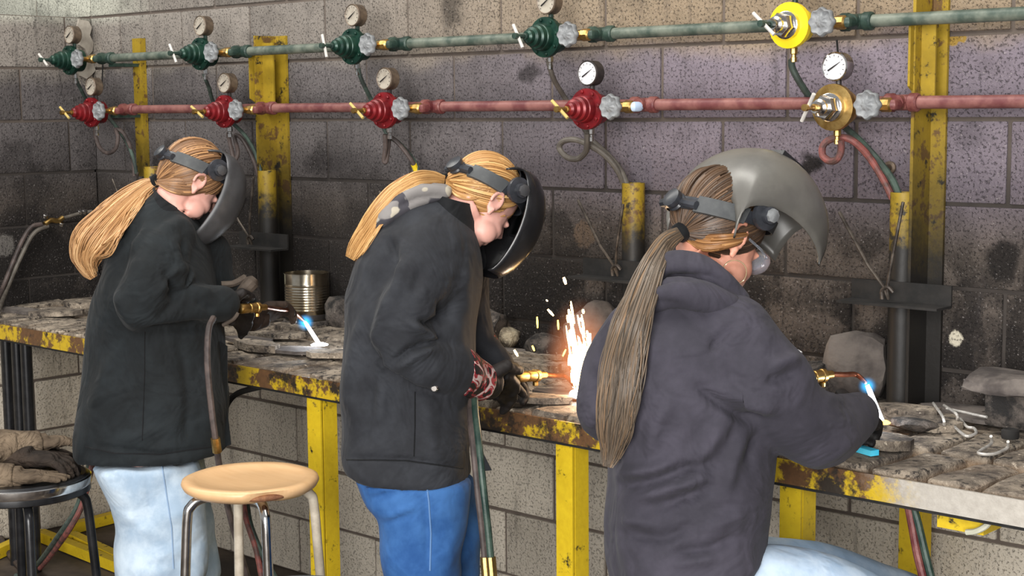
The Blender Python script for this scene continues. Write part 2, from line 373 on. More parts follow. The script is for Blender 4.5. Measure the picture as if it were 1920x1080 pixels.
# ------------------------------------------------------------------ gas pipes, regulators, valves
GZ, RZ, PY = 1.861, 1.667, -.13
GX = [-3.701, -2.867, -2.075, -1.269, -.477]; RX = [-3.567, -2.74, -1.933, -1.12, -.352]
def gas_pipe(name, label, z, xs, mat, fit):
    x0 = xs[0]+.12; t = thing(name, label, 'pipe', (x0, PY, z))
    MB().tube([(x0, PY, z), (1.3, PY, z)], .0155, 14).build('pipe', mat, t)
    for x in xs:
        m = MB(); m.lathe([(.019, 0), (.0225, .004), (.0225, .022), (.019, .026), (.019, .062), (.0225, .066), (.0225, .084), (.019, .088)], (x+.101, PY, z), (1, 0, 0), 14)
        m.tube([(x+.145, PY, z), (x+.145, PY-.03, z)], .018, 12)
        m.build('tee_fitting', fit, t)
    return t
gas_pipe('gas_pipe', 'weathered green gas pipe running along the wall above the red one', GZ, GX, MT['gpipe'], MT['gfit'])
gas_pipe('gas_pipe', 'weathered red gas pipe running along the wall below the green one', RZ, RX, MT['rpipe'], MT['rfit'])

def gauge(parent, c, r, case, dialm, ang):
    x, y, z = c
    m = MB(); m.lathe([(r*.9, .036), (r, .032), (r, .004), (r*1.03, 0), (r*.97, -.003), (r*.9, -.001), (r*.9, .003)], c, (0, 1, 0), 24); g = m.build('gauge', case, parent)
    MB().lathe([(r*.9, 0), (r*.9, .002)], (x, y-.0015, z), (0, 1, 0), 24).build('dial', dialm, g)
    nd = MB(); d = Vector((math.cos(ang), 0, math.sin(ang))); nd.tube([Vector((x, y-.0035, z))-d*r*.55, Vector((x, y-.0035, z)), Vector((x, y-.0035, z))+d*r*.6], [.0022, .0018, .0005], 6); nd.build('needle', MT['needle'], g)
    tk = MB()
    for k in range(11):
        a = R(225-27*k); d = Vector((math.cos(a), 0, math.sin(a))); p = Vector((x, y-.0028, z)); tk.tube([p+d*r*.70, p+d*r*.82], .0007, 4)
    tk.build('scale_mark', MT['needle'], g)
    return g
def regulator(kind, x, z, label, tang, brass=False, dialnew=False, gang=.5, group='pressure regulators along the wall'):
    Y = -.20
    t = thing('gas_regulator', label, 'regulator', (x, Y, z), group)
    em = MT[kind]; fm = em
    if brass: em = MT['chrome']; fm = MT['yellow_enamel'] if kind == 'greg' else MT['brass']
    MB().lathe([(.03, .055), (.042, .05), (.044, .012), (.056, .010), (.056, -.004), (.044, -.006)], (x, Y, z), (0, 1, 0), 26).build('flange', fm, t)
    if not brass:
        MB().lathe([(.0385, .0), (.038, -.012), (.036, -.020), (.0335, -.022), (.033, -.036), (.0275, -.040), (.0265, -.052), (.019, -.056), (.018, -.068), (.012, -.073)], (x, Y-.006, z), (0, 1, 0), 26).build('bonnet', em, t)
    else:
        m = MB(); m.lathe([(.035, 0), (.034, -.012), (.030, -.014)], (x, Y-.006, z), (0, 1, 0), 24); m.lathe([(.029, 0), (.030, -.004), (.030, -.026), (.027, -.030)], (x, Y-.018, z), (0, 1, 0), 6); m.lathe([(.020, 0), (.020, -.018), (.014, -.022), (.014, -.034)], (x, Y-.046, z), (0, 1, 0), 16); m.build('bonnet', em, t)
    sc = MB(); sc.lathe([(.009, 0), (.009, -.010), (.006, -.011), (.006, -.040), (.0085, -.041), (.0085, -.052)], (x, Y-.076, z), (0, 1, 0), 10); sc.build('adjusting_screw', MT['brass'] if kind == 'rreg' else MT['gfit'], t)
    d = Vector((math.cos(tang), 0, math.sin(tang))); c = Vector((x, Y-.112, z)); l = .036 if not brass else .04
    if brass and kind == 'rreg': d = Vector((math.cos(tang), -.35, math.sin(tang)))
    MB().tube([c-d*l, c+d*l], .0048, 8).build('tee_handle', MT['tee_steel'] if kind == 'greg' or brass else MT['tee_brass'], t)
    for k in range(8):
        a = k*math.pi/4+.2; p = (x+.0475*math.cos(a), Y-.0045, z+.0475*math.sin(a))
        if not brass: MB().lathe([(.0052, 0), (.0052, -.006), (.003, -.008)], p, (0, 1, 0), 6).build('bolt', em, t, 0)
    MB().tube([(x, Y+.025, z+.038), (x, Y+.025, z+.07)], .007, 8).build('gauge_stem', MT['gfit'] if kind == 'greg' else MT['gauge_black'], t)
    gauge(t, (x, Y+.004, z+.097), .034, MT['gauge'] if not dialnew else (MT['chrome'] if brass else MT['gauge_black']), MT['dial'] if dialnew else MT['dial_old'], gang)
    m = MB(); m.lathe([(.007, 0), (.007, .010), (.0095, .011), (.0095, .026), (.006, .028), (.006, .034), (.008, .035), (.008, .046)], (x, Y+.022, z-.042), (0, 0, -1), 8); m.build('outlet_fitting', MT['brass'] if brass else MT['chrome'], t)
    m = MB(); m.tube([(x+.04, Y+.02, z), (x+.062, Y+.02, z)], .007, 8); m.build('inlet_stem', MT['brass'], t)
    return t
def valve(x, z, label, kind, tape=False):
    Y = -.20; vx = x+.114; t = thing('shutoff_valve', label, 'valve', (vx, Y, z), 'shutoff valves beside the regulators')
    hw = []
    for k in range(64):
        a = 2*math.pi*k/64; r = .0335+.0024*math.cos(8*a); hw.append((r*math.cos(a), r*math.sin(a)))
    m = MB(); ring = [[Vector((vx+p[0]*s_, yy, z+p[1]*s_)) for p in hw] for s_, yy in ((.90, Y-.028), (.98, Y-.031), (1, Y-.037), (.97, Y-.043), (.88, Y-.046), (.74, Y-.042), (.45, Y-.041), (.34, Y-.046), (.2, Y-.050), (.04, Y-.050))]
    m.rings(ring, True); m.build('hand_wheel', MT['wheel'], t, 60)
    MB().tube([(vx, Y-.035, z), (vx, Y+.018, z)], .008, 8).build('stem', MT['brass'], t)
    m = MB(); m.lathe([(.008, -.02), (.010, -.004), (.012, .0), (.014, .004), (.014, .022), (.017, .024), (.017, .046), (.013, .050)], (vx-.018, Y+.02, z), (1, 0, 0), 8); m.build('valve_body', MT['brass'], t)
    m = MB(); m.tube([(vx+.026, Y+.02, z), (vx+.034, Y+.022, z), (vx+.037, Y+.032, z), (x+.148, PY-.029, z)], .0135, 10); m.build('elbow', MT['tape_b'] if tape else (MT['gfit'] if kind == 'g' else MT['rfit']), t)
gl = ['green-bodied gas regulator nearest the corner, topmost on the left', 'green-bodied regulator above the first welder, on the upper pipe', 'green-bodied regulator third from the corner on the upper pipe',
      'green-bodied regulator on the upper pipe between second and third welder', 'chrome regulator with a yellow flange ring on the upper pipe']
rl = ['red regulator nearest the corner, with a hose loop hanging below', 'red regulator on the lower pipe right above the first welder', 'bright red regulator with brass handle above the second welder',
      'red regulator on the lower pipe with a white gauge and coiled hose', 'brass and chrome regulator with white gauge on the lower red pipe']
TG = [R(-38), R(-60), R(-75), R(-62), R(-42)]; TR = [R(-35), R(-30), R(-38), R(-40), R(52)]
for i in range(5):
    regulator('greg', GX[i], 1.856, gl[i], TG[i], i == 4, i == 4, .6)
    regulator('rreg', RX[i], 1.657, rl[i], TR[i], i == 4, i >= 3, .55)
    o1 = ['nearest the corner', 'second from the corner', 'third from the corner', 'fourth from the corner', 'rightmost']
    valve(GX[i], 1.858, 'silver lobed hand valve on the upper green pipe, '+o1[i], 'g')
    valve(RX[i], 1.662, 'silver lobed hand valve on the lower red pipe, '+o1[i], 'r', i == 3)

# ------------------------------------------------------------------ workbench with fire bricks
BT = .930
t = NT('bench_edge_paint_to_steel'); p = t.pos(); n = t.noise(p, 16, 6, .7); n2 = t.noise(p, 60, 4, .65); X = t.sep(p)[0]
c = t.mix(n2, L(178, 146, 24), L(210, 178, 36))
c = t.mix(t.mr(n, .44, .53), c, t.mix(n2, L(66, 48, 32), L(120, 84, 52))); c = t.mix(t.mr(t.noise(p, 9, 5, .7), .52, .62), c, L(44, 36, 28))
bare = t.mix(n2, L(150, 142, 132), L(200, 194, 184)); bare = t.mix(t.mr(n, .58, .68), bare, L(104, 92, 80))
c = t.mix(t.mr(t.ma('ADD', X, t.ma('MULTIPLY', t.ma('SUBTRACT', n, .5), .25)), .04, .17), c, bare)
t.bump(n2, .3, .004); MT['apron'] = t.fin(c, .55, .1)
bench = thing('workbench', 'long steel workbench with yellow painted edge, topped with burnt fire bricks', 'workbench', (-1.2, -.36, 0))
BX0, BX1 = -3.835, 1.3
m = MB(); m.box(((BX0+BX1)/2, -.717, .893), (BX1-BX0, .006, .052)); m.box(((BX0+BX1)/2, -.700, .869), (BX1-BX0, .028, .004)); m.build('edge_angle', MT['apron'], bench, 0)
m = MB(); m.box(((BX0+BX1)/2, -.36, .862), (BX1-BX0, .70, .008)); m.build('support_plate', MT['black_steel'], bench, 0)
def leg(x, wx, y, mat):
    m = MB(); m.box((x, y-.003, .43), (wx, .006, .86)); m.box((x-wx/2+.003, y+.028, .43), (.006, .055, .86)); m.box((x+wx/2-.002, y+.03, .43), (.004, .05, .86)); m.build('leg', mat, bench, 0)
for x, w_ in ((-.150, .052), (-.788, .052), (-1.72, .058), (-2.66, .055)): leg(x, w_, -.68, MT['yellow'])
leg(-.178, .055, -.10, MT['yellow'])
# cable box tucked under the edge, at the right
q = onY(1800, 985, -.60)
m = MB(); m.box((q.x+.02, -.60, .838), (.10, .08, .05)); m.build('conduit_box', MT['yellow'], bench, 0)
m = MB(); m.tube(spl([onY(1812, 998, -.66), onY(1830, 996, -.66), onY(1850, 985, -.66), onY(1858, 970, -.66)]), .006, 8); m.build('cable', MT['cream'], bench)
# gusset brace on the left of the first leg
ga, gb, gc = onY(425, 745, -.66), onY(432, 742, -.66), onY(500, 722, -.66)
m = MB(); m.tube(spl([onY(418, 800, -.69), onY(423, 765, -.69), onY(445, 738, -.69), onY(500, 722, -.69)]), .009, 8); m.build('brace', MT['black_steel'], bench)
def brick_mesh(k, sx=.115, sy=.23, sz=.064):
    m = bmesh.new(); bmesh.ops.create_cube(m, size=1.0); bmesh.ops.subdivide_edges(m, edges=list(m.edges), cuts=2, use_grid_fill=True)
    r = random.Random(k*13+1)
    for v in m.verts:
        e = sum(abs(c) > .49 for c in v.co)
        sh = 1-.035*max(0, e-1)
        v.co = Vector((v.co.x*(sx-.007)*sh, v.co.y*(sy-.009)*sh, v.co.z*sz*(1-.03*max(0, e-1))))
        v.co += Vector((r.gauss(0, .0022), r.gauss(0, .0022), r.gauss(0, .0018)))
    bmesh.ops.bevel(m, geom=[e for e in m.edges if len(e.link_faces) == 2 and e.calc_face_angle(0) > .9], offset=.004, segments=1, affect='EDGES')
    me = bpy.data.meshes.new('brick'); m.to_mesh(me); m.free()
    me.polygons.foreach_set('use_smooth', [True]*len(me.polygons)); me.set_sharp_from_angle(angle=R(22)); me.materials.append(MT['brick']); return me
BRK = [brick_mesh(k) for k in range(8)]
for j in range(3):
    x = BX0+.06+.03*j
    while x < BX1-.05:
        b = link('brick', rng.choice(BRK), None, bench, (x+rng.uniform(-.002, .002), -.592+j*.231+rng.uniform(-.003, .003), BT-.033+rng.uniform(-.008, .008)))
        b.rotation_euler = (rng.uniform(-.03, .03), rng.uniform(-.045, .045), rng.uniform(-.03, .03)+(math.pi if rng.random() < .5 else 0))
        x += .1175

# ------------------------------------------------------------------ lumps and scrap lying on the bench
def lump(name, label, cat, px, py, sx, sy, sz, mat, seed, z=BT, rot=0, box=0.5, group=None, tilt=(0, 0), facet=True):
    c = onZ(px, py, z)
    while c.y > -max(sx, sy)*.8-.015: py += .5; c = onZ(px, py, z)
    m = bmesh.new(); bmesh.ops.create_icosphere(m, subdivisions=3, radius=1.0); r = random.Random(seed)
    pl = [(Vector((r.gauss(0, 1), r.gauss(0, 1), r.gauss(0, .7))).normalized(), r.uniform(.62, .9)) for _ in range(9)]
    for v in m.verts:
        d = v.co.normalized(); q = d.copy(); k = max(abs(d.x), abs(d.y), abs(d.z)); q = d*(1-box)+d/k*box*.85
        for n_, h in pl:
            e = q.dot(n_)-h
            if e > 0: q -= n_*e*.9
        q *= 1+.05*math.sin(7*d.x+seed)*math.cos(9*d.y+seed*2)+r.uniform(-.02, .02)
        v.co = Vector((q.x*sx, q.y*sy, q.z*sz))
    zmin = min(v.co.z for v in m.verts)
    for v in m.verts: v.co.z = max(v.co.z-zmin-.004, 0)
    me = bpy.data.meshes.new(name); m.to_mesh(me); m.free(); me.polygons.foreach_set('use_smooth', [True]*len(me.polygons)); me.set_sharp_from_angle(angle=R(28))
    o = link(name, me, mat, None, (c.x, c.y, z)); o.rotation_euler = (tilt[0], tilt[1], rot)
    return tag(o, label, cat, group)
lump('stone_lump', 'grey scorched stone slab with a sooty hollow leaning at the wall', 'stone', 1603, 725, .085, .05, .095, MT['slag_gray'], 3, rot=.5)
lump('stone_lump', 'sooty firebrick chunk with pale crusty top behind the torch', 'stone', 1520, 745, .075, .05, (onY(1520, 668, -.075).z-BT)/1.72, MT['slag'], 5, rot=.3, box=.8)
lump('stone_lump', 'tan crusted round stone beside the dark firebricks', 'stone', 952, 655, .045, .04, .045, MT['slag_tan'], 8, rot=.4)
lump('stone_lump', 'charred black rock behind the tan round stone', 'stone', 915, 640, .08, .06, .07, MT['slag'], 11, rot=.2)
lump('firebrick', 'dark firebrick with grey top standing left of the sparks', 'brick', 1028, 658, .085, .055, .042, MT['slag'], 14, rot=.35, box=.9)
lump('firebrick', 'dark firebrick half hidden behind the spark shower', 'brick', 1085, 652, .07, .05, .045, MT['slag'], 15, rot=.1, box=.9)
lump('slag_heap', 'crumpled torn sheet-metal slag piece behind the sparks', 'slag', 1108, 660, .09, .045, .10, MT['slag_gray'], 21, rot=.6, box=.1)
lump('stone_lump', 'black rock to the right of the tin can', 'stone', 637, 612, .06, .06, .06, MT['slag'], 23)
# broken concrete block at the right edge
q = onZ(1905, 800, BT)
m = MB(); m.box((q.x+.07, q.y+.05, BT+.045), (.26, .19, .09)); o = m.build('broken_block', MT['slag'], None, 0, (q.x+.07, q.y+.05, BT))
tag(o, 'sooty broken concrete block at the right end of the bench', 'block')
m = MB(); m.box((0, 0, .118), (.24, .17, .05)); cb = m.build('block_top', MT['slag_gray'], o, 0, None) if False else None
bmd = o.modifiers.new('bevel', 'BEVEL'); bmd.width = .012; bmd.segments = 2
lump('broken_block', 'rough grey half brick lying on top of the broken concrete block', 'block', 1905, 735, .12, .085, .028, MT['slag_gray'], 31, z=BT+.091, box=.9)
def shard(px, py, l, w_, th, rot, seed, mat, z=BT+.004, label='thin grey scorched scrap plate lying flat on the bench bricks', group='scorched scrap plates on the bench'):
    c = onZ(px, py, z); r = random.Random(seed); n = 9
    pts = [(math.cos(2*math.pi*k/n)*l*r.uniform(.75, 1.05), math.sin(2*math.pi*k/n)*w_*r.uniform(.7, 1.05)) for k in range(n)]
    m = MB(); m.prism([(x, y, 0) for x, y in pts], (0, 0, th)); o = m.build('scrap_plate', mat, None, 0, (0, 0, 0)); o.location = (c.x, c.y, z)
    o.rotation_euler = (r.uniform(-.05, .05), r.uniform(-.04, .04), rot)
    return tag(o, label, 'scrap metal', group)
shs = [(40, 585, .11, .05), (110, 590, .12, .05), (150, 575, .1, .06), (470, 640, .10, .05), (520, 632, .12, .04), (480, 655, .1, .05), (560, 660, .13, .05), (620, 668, .1, .05), (545, 622, .09, .04),
       (960, 662, .10, .04), (1010, 672, .11, .04), (990, 690, .13, .05), (1060, 742, .10, .05), (1000, 752, .12, .05), (1700, 780, .10, .05), (1790, 770, .09, .05), (1740, 800, .09, .06), (1650, 835, .08, .06), (1870, 790, .1, .05)]
LAB = ['in front of the wall at the far left end', "at the far left end beside the first welder's back", "against the left wall behind the first welder's back", "under the first welder's gloves", 'between the first welder and the tin can', "in front of the first welder's sleeve, near the bench edge", 'nearest the bench edge below the first flame', "just left of the middle welder's coat", 'beneath the first torch flame, by the can', 'below the tan round stone', 'in front of the dark firebrick left of the sparks', 'left of the sparks, above the middle torch', 'at the bench edge below the sparks', "at the bench edge under the middle welder's glove", 'behind the right torch flame', 'behind the long spark lighter', 'beside the dark oval stone at right', 'under the cyan chalk', 'in front of the broken concrete block']
for i, (x, y, l, w_) in enumerate(shs): shard(x, y, l, w_, .010+.006*(i % 3), .25+.3*math.sin(i*2.1), i, MT['brick'] if i % 3 else MT['slag_gray'], label='thin scorched scrap plate '+LAB[i])
# hot work pieces
em = NT('white_hot'); em.t.nodes.remove(em.b); e = em.n('ShaderNodeEmission', i_Color=(1, .95, .9, 1), i_Strength=14.0); em.t.links.new(e.outputs[0], em.out.inputs[0]); MT['hot'] = em.m
def emis(name, col, k):
    em = NT(name); em.t.nodes.remove(em.b); e = em.n('ShaderNodeEmission', i_Color=(*col, 1), i_Strength=k); em.t.links.new(e.outputs[0], em.out.inputs[0]); return em.m
MT['hot_o'] = emis('orange_hot', (1, .45, .08), 7); MT['spark'] = emis('spark_glow', (1, .62, .25), 16); MT['spark_y'] = emis('spark_yellow', (1, .62, .12), 5); MT['flame'] = emis('flame_core', (1, .97, 1.0), 9)
def glow(name, col, k, power=2.0):
    g = NT(name); g.t.nodes.remove(g.b); v = g.obj(); ln = g.n('ShaderNodeVectorMath', operation='LENGTH'); g.put(ln.inputs[0], v)
    s_ = g.ma('POWER', g.mr(ln.outputs['Value'], 0, 1, 1, 0, False), power); e = g.n('ShaderNodeEmission', i_Color=(*col, 1)); g.put(e.inputs['Strength'], g.ma('MULTIPLY', s_, k)); g.t.links.new(e.outputs[0], g.out.inputs['Volume']); return g.m
def ball(name, c, r, mat, parent):
    m = MB(); m.ell((0, 0, 0), (1, 0, 0), (0, 1, 0), (0, 0, 1), 18, 12); o = link(name, m.mesh(name, 60), mat, parent, c); o.scale = (r, r, r) if not hasattr(r, '__len__') else r; return o
MT['glow_b'] = glow('blue_flame_glow', (.02, .45, 1.0), 160, 2.2); MT['glow_o'] = glow('spark_haze', (1, .32, .12), 14, 1.6)
def pl(loc, energy, col, rad=.02):
    l = bpy.data.lights.new('torch_flame_light', 'POINT'); l.energy = energy; l.color = col; l.shadow_soft_size = rad
    o = bpy.data.objects.new('torch_flame_light', l); COL.objects.link(o); o.location = loc

# ------------------------------------------------------------------ torch hangers on the wall: tube, angle shelf, V of rods
HX = [-.228, -1.056, -1.87, -2.672, -3.36]
hl = ['torch hanger tube with angle shelf beside the right yellow post', 'torch hanger tube with angle shelf between second and third welder', 'torch hanger tube mostly hidden behind the second welder',
      'torch hanger tube with angle shelf behind the first welder', 'torch hanger tube nearest the corner, behind the ponytail']
for i, x in enumerate(HX):
    t = thing('torch_hanger', hl[i], 'torch holder', (x, -.09, BT), 'torch hangers along the wall')
    zt = 1.452
    ring = [[Vector((x+r_*math.cos(a), -.075+r_*math.sin(a), z)) for a in [2*math.pi*k/20 for k in range(20)]] for r_, z in ((.032, BT-.01), (.032, zt), (.027, zt), (.027, zt-.08))]
    MB().rings(ring, True).build('tube', MT['yellow_tube'], t)
    s0, s1 = x-.115, x+.15
    if i == 1: s0, s1 = x-.15, x+.10
    MB().box(((s0+s1)/2, -.112, 1.214), (s1-s0, .006, .048)).build('shelf_web', MT['black_steel'], t, 0)
    MB().box(((s0+s1)/2, -.148, 1.188), (s1-s0, .075, .006)).build('shelf_ledge', MT['black_steel'], t, 0)
    c = Vector((x+.008, -.155, 1.200))
    for dx, dz in ((-.125, .205), (.045, .235)):
        if i == 1 and dx > 0: dx = .035; dz = .20
        MB().tube([c, c+Vector((dx*.05, -.01, .03)), c+Vector((dx*.35, -.02, .08)), c+Vector((dx, -.02, dz))], .0042, 8).build('rod', MT['rod'], t)
    MB().tube(spl([c+Vector((-.012, -.006, 0)), c+Vector((-.012, -.008, .02)), c+Vector((.004, -.01, .03)), c+Vector((.016, -.006, .018))]), .0055, 8).build('hook', MT['rod'], t)

# ------------------------------------------------------------------ wall hoses
def hose(label, pts, r, mat, k=8, fit=None, group=None, n=10):
    P = spl(pts, k); t = thing('gas_hose', label, 'hose', P[0], group); MB().tube(P, r, n).build('rubber_hose', mat, t)
    if fit:
        for (i0, i1, m_, rr) in fit: MB().tube(P[i0:i1], rr, 10).build('sleeve', m_, t)
    return t
def W(l, Y=-.16): return [onY(q[0], q[1], q[2] if len(q) > 2 else Y) for q in l]
hose('black hose from the yellow-ringed regulator running behind the brass one', W([(1484, 112, -.178), (1486, 128, -.17), (1500, 155, -.15), (1525, 190, -.10), (1560, 220, -.07), (1600, 252, -.08), (1640, 293, -.09), (1672, 335, -.09), (1688, 372, -.085)]), .0085, MT['hose_g'])
hose('rubber hose looping under the brass regulator into the right hanger tube', W([(1576, 262, -.178), (1577, 282, -.17), (1570, 298, -.17), (1556, 302, -.165), (1543, 292, -.16), (1543, 274, -.16), (1556, 262, -.155), (1580, 258, -.15), (1602, 266, -.14), (1630, 295, -.11), (1655, 335, -.09), (1674, 372, -.08)]), .009, MT['hose_r'])
hose('thin black hose from the fourth green regulator down behind a red one', W([(1028, 110, -.178), (1032, 130, -.17), (1040, 152, -.15), (1060, 185, -.10), (1085, 225, -.07), (1110, 262, -.08), (1140, 290, -.09), (1165, 320, -.09), (1178, 352, -.085)]), .0075, MT['hose_gray'])
hose('hose coiled in a ring below the fourth red regulator', W([(1101, 250, -.178), (1101, 268, -.17), (1098, 285, -.16), (1082, 298, -.155), (1062, 294, -.15), (1049, 278, -.15), (1056, 265, -.15), (1078, 262, -.145), (1105, 272, -.14), (1135, 292, -.12), (1158, 320, -.10), (1172, 352, -.08)]), .0085, MT['hose_gray'])
hose('thin dark hose from the third green regulator behind the third red one', W([(672, 128, -.178), (675, 142, -.17), (685, 165, -.14), (700, 195, -.09), (725, 250, -.08), (750, 270, -.09), (775, 300, -.09), (788, 330, -.085)]), .007, MT['hose_g'])
hose('dark hose with yellow tape hanging under the bright red regulator', W([(722, 252, -.178), (723, 275, -.17), (720, 300, -.165), (724, 302, -.16), (728, 275, -.15), (732, 258, -.145), (750, 272, -.13), (770, 298, -.11), (780, 318, -.09), (788, 340, -.08)]), .0075, MT['hose_k'], fit=[(60, 68, MT['tape_y'], .0095)])
hose('thin dark hose from the second green regulator towards the first welder', W([(382, 138, -.178), (386, 150, -.17), (392, 165, -.14), (402, 195, -.09), (430, 225, -.08), (460, 255, -.09), (480, 290, -.09), (490, 328, -.085)]), .007, MT['hose_g'])
hose('dark hose hanging under the second red regulator', W([(428, 250, -.178), (430, 262, -.17), (434, 280, -.165), (440, 300, -.16), (446, 285, -.15), (440, 255, -.13), (455, 262, -.12), (475, 300, -.10), (484, 330, -.085)]), .0072, MT['hose_k'])
hose('thin dark hose from the corner green regulator to the red one', W([(141, 140, -.178), (144, 152, -.17), (152, 168, -.14), (165, 190, -.09), (195, 212, -.08), (220, 240, -.09), (242, 275, -.10), (252, 305, -.09), (256, 325, -.08)]), .007, MT['hose_g'])
hose('dark hose forming a wide U below the corner red regulator', W([(178, 240, -.178), (180, 258, -.17), (188, 278, -.165), (203, 287, -.16), (217, 278, -.15), (221, 256, -.145), (217, 243, -.14), (230, 248, -.12), (244, 275, -.10), (250, 305, -.085), (252, 330, -.08)]), .0075, MT['hose_k'])
for i, (a, b_) in enumerate([((193, 115), (191, 165)), ((1569, 75), (1571, 100))]):
    o = MB().tube(W([a, b_], -.02), .003, 6).build('hanging_chain', MT['black_steel'], None); tag(o, ['thin dark chain hanging from the corner green pipe', 'short dark chain hanging below the rightmost green valve'][i], 'chain')
o = MB().lathe([(.012, 0), (.016, .004), (.016, .010), (.009, .012), (.007, .03)], onY(1671, 314, -.001), (0, -1, 0), 14).build('wall_anchor', MT['gauge'], None); tag(o, 'rusty bolt anchor in the wall beside the red hose', 'bolt')

# ------------------------------------------------------------------ stools
def stool(label, c, h, rs, legs_m, top_kind, ang0, group='round work stools', splay=.045, chip=False, lean=(0, 0)):
    t = thing('work_stool', label, 'stool', (c[0], c[1], 0), group); x, y = c
    if top_kind == 'wood':
        m = MB(); n = 48; prof = [(.02, h-.034), (.86, h-.034), (.97, h-.022), (1.0, h-.012), (.985, h-.004), (.93, h), (.80, h-.002), (.77, h-.006), (.4, h-.009), (.02, h-.010)]
        rr = []
        for f_, z in prof:
            ring = []
            for k in range(n):
                a = 2*math.pi*k/n; w_ = 1+.010*math.sin(3*a+1)+.006*math.sin(7*a)
                if chip and f_ > .85 and z < h-.002:
                    d = abs((a-CHIP+math.pi) % (2*math.pi)-math.pi); w_ -= .10*max(0, 1-(d/.30)**2)*(1 if z < h-.006 else .35)
                ring.append((x+rs*f_*w_*math.cos(a), y+rs*f_*w_*math.sin(a), z))
            rr.append(ring)
        m.rings(rr, True); m.build('seat', MT['wood'], t, 50)
        if chip: MB().ell((x+rs*.84*math.cos(CHIP), y+rs*.84*math.sin(CHIP), h-.020), (.055*-math.sin(CHIP), .055*math.cos(CHIP), 0), (.02*math.cos(CHIP), .02*math.sin(CHIP), 0), (0, 0, .010)).build('chipped_edge', MT['wood_chip'], t)
    else:
        m = MB(); m.lathe([(.02, h-.05), (rs*.96, h-.05), (rs, h-.046), (rs, h-.012), (rs*.98, h-.004), (rs*.93, h), (rs*.86, h-.004), (.02, h-.006)], (x, y, 0), (0, 0, 1), 40); m.build('seat', MT['black_seat'] if top_kind == 'black' else MT['black_tube'], t)
        if top_kind == 'pan': MB().lathe([(rs*1.0, h-.03), (rs*1.015, h-.026), (rs*1.015, h-.008), (rs*.99, h-.006), (rs*.99, h-.03)], (x, y, 0), (0, 0, 1), 40, False).build('seat_rim', MT['chrome'], t)
    for k in range(4):
        a = ang0+k*math.pi/2; d = Vector((math.cos(a), math.sin(a), 0)); c0 = Vector((x, y, 0)); zt = h-(.045 if top_kind == 'wood' else .06)
        P = spl([c0+d*rs*.45+UP*(zt+.002), c0+d*rs*.72+UP*zt, c0+d*rs*.88+UP*(zt-.016), c0+d*(rs*.94)+UP*(zt-.05), c0+d*(rs*.94+splay*.25)+UP*(h*.65), c0+d*(rs*.94+splay)+UP*.0], 6)
        MB().tube(P, .0125, 12).build('leg', legs_m[k], t)
    for zz in (.22,):
        rr = rs*.94+splay*(1-zz/h)
        MB().tube([(x+rr*math.cos(a), y+rr*math.sin(a), zz) for a in [2*math.pi*k/40 for k in range(40)]], .007, 8, closed=True).build('foot_ring', legs_m[1], t)
    return t
def heading(px, py, D): q = atD(px, py, D); return q
q = onZ(470, 893, .758); CHIP = math.atan2(-HD.y, -HD.x)+.42
va = math.atan2(-HD.y, -HD.x)        # angle that points to the camera
stool('pale wooden-topped stool with bent metal legs in the foreground', (q.x, q.y), .758, .170, [MT['chrome'], MT['legpaint'], MT['legpaint'], MT['chrome']], 'wood', va+R(-68)+math.pi/2*0+R(90), chip=True)
q2 = onZ(42, 890, .69)
s2 = stool('black stool heaped with scorched leather gloves, left of first welder', (q2.x, q2.y), .69, .178, [MT['black_tube']]*4, 'pan', va+R(22))
q3 = onZ(556, 1115, .635)
stool('plain black round stool in the bottom foreground', (q3.x, q3.y), .635, .15, [MT['black_tube']]*4, 'black', va+R(10))
# heap of gloves and rags on the black stool
def rag(label, c, l, w_, h, rot, seed, mat, tilt=0):
    m = bmesh.new(); bmesh.ops.create_icosphere(m, subdivisions=4, radius=1); r = random.Random(seed); ph = [r.uniform(0, 6) for _ in range(6)]
    for v in m.verts:
        d = v.co.copy(); f_ = 1+.16*math.sin(5*d.x+ph[0]+2*d.y)+.12*math.sin(9*d.y+ph[1]+3*d.x)+.05*math.sin(17*d.x+ph[2])
        zz = d.z*h*(1+.5*math.sin(6*d.x+ph[3])*math.cos(5*d.y+ph[4]))
        v.co = Vector((d.x*l*f_, d.y*w_*f_, max(zz, -h*.45)+h*.45))
    me = bpy.data.meshes.new('glove'); m.to_mesh(me); m.free(); me.polygons.foreach_set('use_smooth', [True]*len(me.polygons))
    o = link('leather_glove', me, mat, None, c); o.rotation_euler = (tilt, 0, rot); return tag(o, label, 'glove', 'old gloves on the black stool')
# ------------------------------------------------------------------ yellow floor rail, black pipes, hoses under the bench
fr = thing('floor_rail', 'yellow square-tube floor frame under the left of the bench', 'frame', onZ(70, 1030, .03))
def rail(a, b_, w_=.04):
    a, b_ = Vector(a), Vector(b_); d = (b_-a).normalized(); s_ = Vector((-d.y, d.x, 0))*w_/2
    MB().prism([a-s_+UP*.0, a+s_, b_+s_, b_-s_], (0, 0, w_)).build('rail', MT['yellow'], fr, 0)
rail(onZ(-40, 1062, .004), onZ(72, 1010, .004)); rail(onZ(76, 1012, .006), onZ(225, 1072, .006)); rail(onZ(128, 1001, .004), onZ(245, 970, .004)); rail(onZ(134, 1016, .008), onZ(222, 1058, .008))
for k, px in enumerate((14, 34, 51)):
    a = onY(px-2, 660, -.62); o = MB().tube([(a.x, -.62, 0), (a.x, -.62, .858)], .021, 14).build('black_pipe', MT['black_tube'], None)
    tag(o, ['left', 'middle', 'right'][k]+' one of three glossy black upright pipes under the bench corner', 'pipe', 'three black pipes under the bench')
hose('green hose trailing from behind the first welder to the floor at left', [onY(172, 850, -.9), onY(165, 880, -.9), onY(145, 950, -.95), onY(110, 1005, -1.0), onZ(66, 1062, .012), onZ(30, 1080, .012)], .009, MT['hose_g'])
